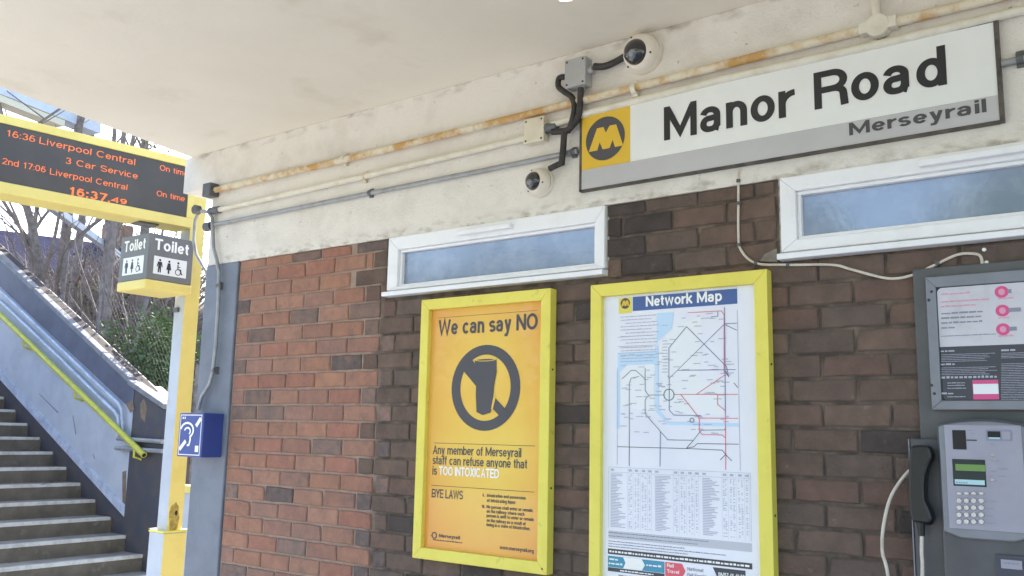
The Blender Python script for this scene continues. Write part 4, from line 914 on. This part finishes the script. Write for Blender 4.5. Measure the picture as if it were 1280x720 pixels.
# departure board
DB = thing('departure_board', 'yellow framed electronic departure board with orange text', 'departure board')
vd = Vector(tuple(RW@_ray((1740, 565)))[:2]+(0,)).normalized()          # board runs towards the platform edge, a little askew
Rn = WX((240.5, 284), -5.22); nd = Vector((vd.y, -vd.x, 0))   # normal towards +X
LBD = 1.62; zb0, zb1 = 2.845, 3.300
O = Vector((Rn.x, Rn.y, 0))-vd*LBD
pb_ = Plane((O.x, O.y, zb0), vd, (0, 0, 1), nd)
def slab(u0, v0, u1, v1, k0, k1, name, m, bev=0): return MB().prism([pb_.P(u0, v0, k0), pb_.P(u1, v0, k0), pb_.P(u1, v1, k0), pb_.P(u0, v1, k0)], pb_.n*(k1-k0)).build(name, m, DB, bevel=bev)
HB = zb1-zb0
slab(0, 0, LBD, HB, -.22, -.012, 'housing', 'yellow_steel', .006)
bu, bt, bb = .05, .050, .064
slab(0, 0, LBD, bb, -.0115, 0, 'frame_rail', 'yellow_steel', .003); slab(0, HB-bt, LBD, HB, -.0115, 0, 'frame_rail', 'yellow_steel', .003)
slab(0, bb+.0005, bu, HB-bt-.0005, -.0115, 0, 'frame_rail', 'yellow_steel', .003); slab(LBD-.045, bb+.0005, LBD, HB-bt-.0005, -.0115, 0, 'frame_rail', 'yellow_steel', .003)
scr = slab(bu+.0005, bb+.001, LBD-.0455, HB-bt-.001, -.0114, -.008, 'screen', 'led_face')
ple = Plane(pb_.P(0, 0, -.0075), vd, (0, 0, 1), nd)
p_ = Print(ple, .0004)
def zl(x, y): return ple.px((x/3.273, 100+y/3.273))
def led(s, L, R_, cap, wt=.085):
    a, b = zl(*L), zl(*R_); p_.text(s, a[0], (a[1]+b[1])/2, cap, width=b[0]-a[0], wt=wt, gap=.1)
led('16:36', (24, 233), (143, 250), .038); led('Liverpool Central', (160, 262), (552, 346), .040); led('3 Car Service', (266, 346), (563, 400), .038)
led('On time', (653, 370), (768, 393), .036); led('2nd 17:06', (8, 347), (186, 375), .036); led('Liverpool Central', (203, 388), (520, 448), .036); led('On time', (640, 475), (755, 496), .036)
led('16:37.', (280, 470), (450, 500), .050, .14); led('49', (456, 500), (518, 508), .032, .14)
p_.build_words('led_text', 'led_orange', DB)
slab(LBD-.33, -.012, LBD-.20, -.0005, -.17, -.06, 'mounting_plate', 'dark_galv')
# ---------------------------------------------------------------- staircase up to the footbridge
SC = thing('staircase', 'grey concrete staircase with white step edges rising left to the footbridge', 'staircase')
SY = 2.40; SN = .55                              # far and near side of the flight
def lb(x): return .614-.479*(x+8.544)            # foot of the pale panel
def lt(x): return 1.811-.4775*(x+8.85)           # top of the pale panel
def lpz(x): return 2.056-.502*(x+8.784)          # top of the parapet
XL = -15.2
for i in range(-1, 19):
    nx, nz_ = -8.24-.32*i, .327+.153*i
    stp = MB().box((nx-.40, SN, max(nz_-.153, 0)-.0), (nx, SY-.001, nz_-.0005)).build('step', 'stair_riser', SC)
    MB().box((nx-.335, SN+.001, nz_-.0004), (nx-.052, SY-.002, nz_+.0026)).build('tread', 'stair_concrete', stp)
    rs = random.Random(i+40); nb_ = MB(); ys = [SN+.01+(SY-.03-SN)*k/9 for k in range(10)]
    for k in range(9):
        nb_.box((nx-.05+rs.uniform(-.006, .006), ys[k], nz_-.026), (nx+.006, ys[k+1]-.0004, nz_+.0055+rs.uniform(-.0008, .0008)))
    nb_.build('nosing', 'nosing_white', stp)
def strip(name, m, lo, hi, x0, x1, y0, y1, par=SC, bevel=0.0, n=8):
    top = [(x0+(x1-x0)*k/n) for k in range(n+1)]
    pts = [(x, y0, hi(x)) for x in top]+[(x, y0, lo(x)) for x in reversed(top)]
    return MB().prism(pts, (0, y1-y0, 0)).build(name, m, par, bevel=bevel)
strip('stringer', 'post_dark', lambda x: 0, lambda x: lb(x)-.001, XL, -8.45, SY, SY+.2)
pn = strip('side_panel', 'panel_blue', lb, lambda x: lt(x)-.001, XL, -8.62, SY-.012, SY+.2)
strip('side_panel_end', 'panel_blue', lambda x: lb(x), lambda x: 1.66-1.3*(x+8.6199), -8.6199, -8.545, SY-.0118, SY+.2)
strip('panel_skirting', 'panel_trim', lambda x: lb(x)+.002, lambda x: lb(x)+.11, XL, -8.60, SY-.024, SY-.0125)
strip('parapet', 'parapet_dark', lt, lambda x: lpz(x)-.05, XL, -8.62, SY-.035, SY+.24)
strip('coping', 'coping', lambda x: lpz(x)-.049, lambda x: lpz(x)+.012, XL, -10.95, SY-.045, SY+.045, bevel=.01)
strip('coping', 'coping', lambda x: lpz(x)-.049, lambda x: lpz(x)+.006, -10.93, -9.30, SY-.045, SY+.045, bevel=.01)
strip('coping', 'coping', lambda x: lpz(x)-.049, lambda x: lpz(x)+.010, -9.28, -8.74, SY-.045, SY+.045, bevel=.01)
strip('rear_coping', 'coping_brown', lambda x: lpz(x)-.049, lambda x: lpz(x)-.004, XL, -8.5, SY+.047, SY+.16)
MB().prism([(-8.6195, SY-.03, 0), (-8.03, SY-.03, 0), (-8.05, SY-.03, 1.70), (-8.12, SY-.03, 1.72), (-8.6195, SY-.03, 1.96)], (0, .3, 0)).build('end_post', 'post_dark', SC, bevel=.006)
MB().prism([(-8.735, SY-.05, 1.965), (-8.735, SY-.05, 2.02), (-8.06, SY-.05, 1.765), (-8.06, SY-.05, 1.715)], (0, .13, 0)).build('coping', 'coping', SC, bevel=.008)
def W24(zx, zy, o=(0, 330), s=6.0, y=SY-.06): return W((o[0]+zx/s, o[1]+zy/s), y)
for P in ([W24(-60, 160), W24(30, 225), W24(540, 715), W24(0, 290, (120, 430)), W24(165, 440, (120, 430)), W24(192, 490, (120, 430)), W24(200, 620, (120, 430)), W24(192, 700, (120, 430))],
          [W24(-60, 235), W24(30, 305), W24(460, 715), W24(0, 372, (120, 430)), W24(140, 505, (120, 430)), W24(166, 550, (120, 430)), W24(172, 640, (120, 430)), W24(165, 700, (120, 430))]):
    MB().tube(P, .017, 10).build('guard_rail', 'panel_trim', SC, smooth=True)
hp = [W((-30, 365), SY-.11), W((3, 396), SY-.11), W((60, 452), SY-.11), W((120, 510), SY-.11), W((180, 569), SY-.11)]
hr = MB().tube(hp, .030, 12).build('handrail', 'handrail_lime', SC, smooth=True)
MB().lathe(hp[-1], hp[-1]-hp[-2], [(.022, .0005), (.022, .002)], 12).build('handrail_end', 'slot_dark', SC)
for t in ((94, 489), (168, 562), (30, 426)):
    q = W(t, SY-.11); MB().tube([q, q+Vector((0, 0, -.07)), q+Vector((0, .095, -.10))], .012, 8).build('handrail_bracket', 'handrail_lime', SC, smooth=True)
for a, b in (((147, 548), (203, 552)), ((145, 560), (203, 564))):
    MB().tube([W(a, SY-.07), W(b, SY-.07)], .022, 10).build('post_bar', 'conduit_grey', SC, smooth=True)
for pts in (((175, 505), (180, 498), (184, 510), (181, 528), (176, 522)), ((157, 505), (166, 500), (168, 512), (163, 516)), ((153, 590), (158, 588), (157, 640), (153, 642))):
    MB().prism([W(p, SY-.0305 if p[0] > 166 else SY-.0125) for p in pts] if pts[0][0] > 166 else [W(p, SY-.0365 if pts[0][1] < 560 else SY-.0125) for p in pts], (0, -.001, 0)).build('peeled_paint', 'rust_patch', SC)
# near side of the flight, outside the picture
strip('near_parapet', 'panel_blue', lambda x: 0, lambda x: lpz(x), XL, -8.25, SN-.2, SN-.001)
# barrier between stairs and building
BR = thing('platform_barrier', 'low grey barrier panel with yellow top rail behind the steel column', 'barrier')
bp = W((240, 612), 1.6)
bl = W((222, 612), 1.6).x; br_ = bp.x+.9
bx('panel', (bl, 1.6, .05), (br_, 1.64, bp.z-.03), 'panel_blue', BR); bx('top_rail', (bl, 1.57, bp.z-.028), (br_, 1.67, bp.z+.03), 'yellow_steel', BR, bevel=.008)
bx('post', (bl-.075, 1.585, 0), (bl-.002, 1.655, bp.z+.05), 'panel_blue', BR); bx('post', (bp.x+.905, 1.585, 0), (bp.x+.98, 1.655, bp.z+.05), 'panel_blue', BR)
# ---------------------------------------------------------------- embankment behind the stairs
def ss(a, b, x): t = min(1, max(0, (x-a)/(b-a))); return t*t*(3-2*t)
def bank_z(x, y):
    h = 3.5*ss(2.7, 6.0, y)*ss(-9.4, -12.0, x)+1.0*ss(6, 14, y)*ss(-12, -18, x)
    return h+.14*math.sin(x*1.7+y*.9)*ss(2.9, 4, y)-.04
bk = MB(); nx_, ny_ = 60, 40; xs = [-42+36*i/nx_ for i in range(nx_+1)]; yy = [2.68+30*(j/ny_)**1.7 for j in range(ny_+1)]
bk.add([(x, y, bank_z(x, y)) for y in yy for x in xs], [(j*(nx_+1)+i, j*(nx_+1)+i+1, (j+1)*(nx_+1)+i+1, (j+1)*(nx_+1)+i) for j in range(ny_) for i in range(nx_)])
b_ = bk.build('embankment', 'earth', None, smooth=True); b_['kind'] = 'structure'
def on_bank(px, d):                               # the foot of something seen at pixel x, at distance d
    p = WD((px, 500), d); return Vector((p.x, p.y, bank_z(p.x, p.y)))
# bare trees
def bare_tree(label, base, h, r, lean=(0, 0), seed=1, fork=None, leaves=0, nb=20):
    rs = random.Random(seed); t = thing('bare_tree', label, 'tree', 'bare trees behind the stairs')
    tr = MB(); br = MB(); lf = MB()
    def limb(mb, p, d, L, r0, seg, depth):
        P = [Vector(p)]; rad = [r0]; dd = Vector(d).normalized(); n = max(3, int(L/.3)+1)
        for k in range(n):
            dd = (dd+Vector((rs.uniform(-.12, .12), rs.uniform(-.12, .12), rs.uniform(-.02, .10)))).normalized()
            P.append(P[-1]+dd*(L/n)); rad.append(max(.004, r0*(1-.85*(k+1)/n)))
        mb.tube(P, rad, seg, cap=False)
        if depth > 0:
            for k in range(1, len(P)):
                for _ in range(1):
                    if rs.random() < .7:
                        a = rs.uniform(0, 6.28); e = rs.uniform(.35, 1.1)
                        d2 = (dd*math.cos(e)+Vector((math.cos(a), math.sin(a), rs.uniform(-.1, .5)))*math.sin(e)).normalized()
                        limb(br, P[k], d2, L*rs.uniform(.3, .55), max(.006, rad[k]*.55), 4, depth-1)
        if leaves and depth <= 1:
            for k in range(leaves):
                q = P[rs.randrange(len(P))]+Vector((rs.gauss(0, .08), rs.gauss(0, .08), rs.gauss(0, .08))); s_ = rs.uniform(.02, .045)
                a = Vector((rs.gauss(0, 1), rs.gauss(0, 1), rs.gauss(0, 1))).normalized(); c = a.orthogonal().normalized()
                lf.add([q-a*s_, q+c*s_*.6, q+a*s_, q-c*s_*.6], [(0, 1, 2, 3)])
        return P, rad
    P = [Vector(base)-Vector((0, 0, .15))]; rad = [r*1.25]; d = Vector((lean[0], lean[1], 1)).normalized(); n = 14; forks = []
    for k in range(n):
        d = (d+Vector((rs.uniform(-.05, .05), rs.uniform(-.05, .05), .02))).normalized(); P.append(P[-1]+d*h/n); rad.append(r*(1-.72*(k+1)/n))
    tr.tube(P, rad, 9, cap=False)
    for k in range(4, n+1):
        for _ in range(1):
            a = rs.uniform(0, 6.28); e = rs.uniform(.5, 1.1); d2 = Vector((math.cos(a)*math.sin(e), math.sin(a)*math.sin(e), math.cos(e)))
            limb(br, P[k], d2, h*rs.uniform(.10, .24), rad[k]*.45, 5, 2)
    if fork:
        limb(tr, P[int(n*fork[0])], Vector((fork[1], fork[2], 1)), h*(1-fork[0])*.95, rad[int(n*fork[0])]*.85, 8, 2)
    tr.build('trunk', 'bark', t, smooth=True); br.build('branches', 'twig', t, smooth=True)
    if leaves: lf.build('leaves', 'leaf_light', t)
    return t
bare_tree('forked bare tree, leftmost behind the stair parapet under the departure board', on_bank(54, 14.0), 8.5, .105, (.0, .0), 11, fork=(.22, -.16, -.30))
bare_tree('slim bare tree, second from the left under the departure board', on_bank(79, 15.5), 8, .085, (-.02, .03), 12)
bare_tree('thin leaning bare tree in the middle of the trees under the departure board', on_bank(101, 14.5), 7, .06, (.05, .06), 13, leaves=1)
bare_tree('ivy-leaved tree showing left of the Toilet sign', on_bank(116, 16), 6.5, .06, (.0, .04), 14, leaves=4)
bare_tree('bare tree with pale trunk just left of the green bush', on_bank(128, 12.6), 6.0, .075, (-.01, .0), 15, fork=(.14, .06, .22))
bare_tree('dark bare tree rising behind the Toilet sign', on_bank(168, 15), 7.5, .085, (.0, -.02), 16)
bare_tree('small bare tree at the left edge behind the parapet', on_bank(14, 17), 6, .06, (.02, .0), 17)
# evergreen bush
BU = thing('evergreen_bush', 'green leafy bush behind wire mesh left of the steel column', 'bush')
bb_ = WD((186, 445), 11.6); lf = MB(); rs = random.Random(5); cl = [bb_+Vector((rs.gauss(0, .22), rs.gauss(0, .22), rs.uniform(-.55, .42))) for _ in range(26)]
for _ in range(4200):
    c = rs.choice(cl); q = c+Vector((rs.gauss(0, .13), rs.gauss(0, .13), rs.gauss(0, .11))); s_ = rs.uniform(.022, .045)
    a = Vector((rs.gauss(0, 1), rs.gauss(0, 1), rs.gauss(0, .6))).normalized(); c2 = a.cross(Vector((rs.gauss(0, 1), rs.gauss(0, 1), rs.gauss(0, 1)))).normalized()
    lf.add([q-a*s_, q+c2*s_*.5, q+a*s_, q-c2*s_*.5], [(0, 1, 2, 3)])
lf.build('foliage', 'leaf_dark', BU)
sm_ = MB(); g0 = bank_z(bb_.x, bb_.y)
for _ in range(14):
    c = rs.choice(cl); sm_.tube([(bb_.x+rs.uniform(-.08, .08), bb_.y+rs.uniform(-.08, .08), g0-.1), ((bb_.x+c.x)/2, (bb_.y+c.y)/2, (g0+c.z)/2), c], [.02, .014, .006], 5)
sm_.build('stems', 'bark', BU)
# bramble thicket
th = MB(); rs = random.Random(9)
for _ in range(6500):
    d = rs.uniform(11.2, 24); px = rs.uniform(-40, 228); b0 = on_bank(px, d)
    if b0.y < 2.9: continue
    L = rs.uniform(.35, 2.1); a = rs.uniform(0, 6.28); sp = rs.uniform(.1, .9)
    e = b0+Vector((math.cos(a)*L*sp, math.sin(a)*L*sp, L*rs.uniform(.3, .95))); m_ = (b0+e)/2+Vector((rs.uniform(-.1, .1), rs.uniform(-.1, .1), rs.uniform(.0, .25)*L))
    th.tube([b0, m_, e], [.009, .007, .003], 3, cap=False)
o = th.build('bramble_thicket', 'twig', None); tag(o, 'tangle of bare brown twigs on the bank behind the stairs', 'undergrowth', kind='stuff')
iv = MB()
for _ in range(2600):
    d = rs.uniform(11.5, 19); px = rs.choice([rs.gauss(105, 18), rs.uniform(0, 225)]); b0 = on_bank(px, d)
    if b0.y < 2.9: continue
    q = b0+Vector((rs.uniform(-.2, .2), rs.uniform(-.2, .2), abs(rs.gauss(.1, .4)))); s_ = rs.uniform(.02, .05)
    a = Vector((rs.gauss(0, 1), rs.gauss(0, 1), rs.gauss(0, 1))).normalized(); c = a.orthogonal().normalized(); iv.add([q-a*s_, q+c*s_*.6, q+a*s_, q-c*s_*.6], [(0, 1, 2, 3)])
o = iv.build('ivy_cover', 'leaf_light', None); tag(o, 'scattered ivy leaves on the bank behind the stairs', 'ground cover', kind='stuff')
# wire mesh fence on the parapet
FE = thing('mesh_fence', 'fine diagonal wire mesh fence along the back of the stair parapet', 'fence')
wm = MB(); Y = SY+.36; n_ = 52
for s_ in (1, -1):
    for k in range(n_):
        x0 = -10.2+k*.10
        a = Vector((x0, Y, lpz(x0)-.25)); e = Vector((x0+s_*.95, Y, lpz(x0)-.25+1.0-.45*s_*.5))
        if e.x > -8.0 or e.x < -10.3: continue
        wm.tube([a, e], .0009, 3, cap=False)
wm.build('wire_mesh', 'wire', FE)
for x0 in (-10.15, -8.15):
    bx('post', (x0-.014, Y-.014, bank_z(x0, Y)-.02), (x0+.014, Y+.014, lpz(x0)+.45), 'bark', FE)
# red brick stub behind the column
# ---------------------------------------------------------------- footbridge roof and far flight
FB = thing('footbridge', 'pale blue footbridge beams glimpsed above the departure board and down through the trees', 'footbridge')
def beam(name, a, b, w_, h_, m): 
    a, b = Vector(a), Vector(b); d = (b-a).normalized(); s_ = d.cross(Vector((0, 0, 1))).normalized()*w_/2; u = s_.cross(d).normalized()*h_/2
    return MB().prism([a+s_+u, a-s_+u, a-s_-u, a+s_-u], b-a).build(name, m, FB)
r0, r1 = WZ((-80, 80), 5.9), WZ((118, 160), 5.9)
beam('roof_beam', r0, r1, .25, .20, 'bridge_paint'); beam('roof_edge', r0+Vector((0, 0, -.15)), r1+Vector((0, 0, -.15))-(r1-r0)*.25, .22, .09, 'bridge_cream')
s0 = WD((52, 250), 13.2); s1 = WD((165, 332), 15.5); s2 = s1+(s1-s0)*1.9
pp_ = WZ((63, 150), 5.7); 
beam('far_handrail', s0, s2, .10, .09, 'bridge_paint')
dk0 = s0-Vector((s1.x-s0.x, s1.y-s0.y, 0)).normalized()*3.5
beam('deck_beam', dk0, s0, .3, .14, 'bridge_paint')
tp = r0+(r1-r0)*.72; beam('roof_post', (tp.x, tp.y, 5.8), (tp.x, tp.y, s0.z-.2), .10, .10, 'bridge_paint')
gz = bank_z(s2.x, s2.y); bx('support_post', (s2.x-.08, s2.y-.08, min(gz, s2.z)-.3), (s2.x+.08, s2.y+.08, s2.z+.05), 'bridge_paint', FB)
bx('support_post', (dk0.x-.1, dk0.y-.1, -.9), (dk0.x+.1, dk0.y+.1, dk0.z), 'bridge_paint', FB)
bx('support_post', (r0.x-.1, r0.y-.1, -.9), (r0.x+.1, r0.y+.1, r0.z-.1), 'bridge_paint', FB)
# ---------------------------------------------------------------- house beyond
HO = thing('house', 'low house with dark slate roof beyond the bare trees', 'house')
ha, hb_ = WD((-70, 500), 30), WD((190, 500), 31); dh = Vector((hb_.x-ha.x, hb_.y-ha.y, 0)); Lh = dh.length; dh.normalize(); nh = Vector((dh.y, -dh.x, 0))
if nh.dot(Vector((-ha.x, -2.8-ha.y, 0))) < 0: nh = -nh
O = Vector((ha.x, ha.y, 0)); ze, zr = WD((60, 338), 30).z, WD((40, 284), 32.5).z
def hp_(u, k, z): return O+dh*u+nh*k+Vector((0, 0, z))
MB().prism([hp_(0, 0, 0), hp_(Lh, 0, 0), hp_(Lh, -7, 0), hp_(0, -7, 0)], (0, 0, ze)).build('wall', 'house_wall', HO)
rf = MB().prism([hp_(-.3, .35, ze-.05), hp_(-.3, -3.5, zr), hp_(-.3, -7.35, ze-.05)], dh*(Lh+.6)).build('roof', 'slate', HO)
MB().prism([hp_(Lh*.8, -3.2, zr-.3), hp_(Lh*.8+.9, -3.2, zr-.3), hp_(Lh*.8+.9, -3.8, zr-.3), hp_(Lh*.8, -3.8, zr-.3)], (0, 0, 1.0)).build('chimney', 'brick_red_0', rf)
for k in range(4):
    u = Lh*(.12+.24*k); wn = MB().prism([hp_(u, .005, ze-2.0), hp_(u+1.2, .005, ze-2.0), hp_(u+1.2, .005, ze-.7), hp_(u, .005, ze-.7)], nh*.05).build('window', 'ink_white', HO)
    MB().prism([hp_(u+.08, .056, ze-1.92), hp_(u+1.12, .056, ze-1.92), hp_(u+1.12, .056, ze-.78), hp_(u+.08, .056, ze-.78)], nh*.01).build('pane', 'house_glass', wn)
# ---------------------------------------------------------------- trees across the line, seen only in the window glass
wl = MB(); rs = random.Random(21)
for (x, y, h) in ((-8.0, -20, 7.4), (-3.3, -20, 7.3), (-2.0, -20, 8.4), (-.2, -20, 8.6), (4.5, -20, 6.5), (8.5, -19, 8.2), (-11.5, -20, 5.8), (-13.6, -20, 6.8), (-17, -20, 7.3), (-20, -21, 7.0), (-24, -21, 7.8), (-30, -21, 8.5)):
    wl.tube([(x, y, -1.02), (x+.1, y, h*.6)], [.2, .08], 6)
    for _ in range(1100):
        z = rs.uniform(.15, 1)**.8*h; rr_ = 2.0*math.sin(min(1, z/h)*2.6)+.25; a = rs.uniform(0, 6.28); q = Vector((x+math.cos(a)*rr_*rs.random()**.5, y+math.sin(a)*rr_*rs.random()**.5, z))
        s_ = rs.uniform(.1, .24); v = Vector((rs.gauss(0, 1), rs.gauss(0, 1), rs.gauss(0, 1))).normalized(); c = v.orthogonal().normalized(); wl.add([q-v*s_, q+c*s_*.7, q+v*s_, q-c*s_*.7], [(0, 1, 2, 3)])
o = wl.build('woodland', 'leaf_dark', None); tag(o, 'dark line of trees across the tracks mirrored in the window glass', 'woodland', kind='stuff')
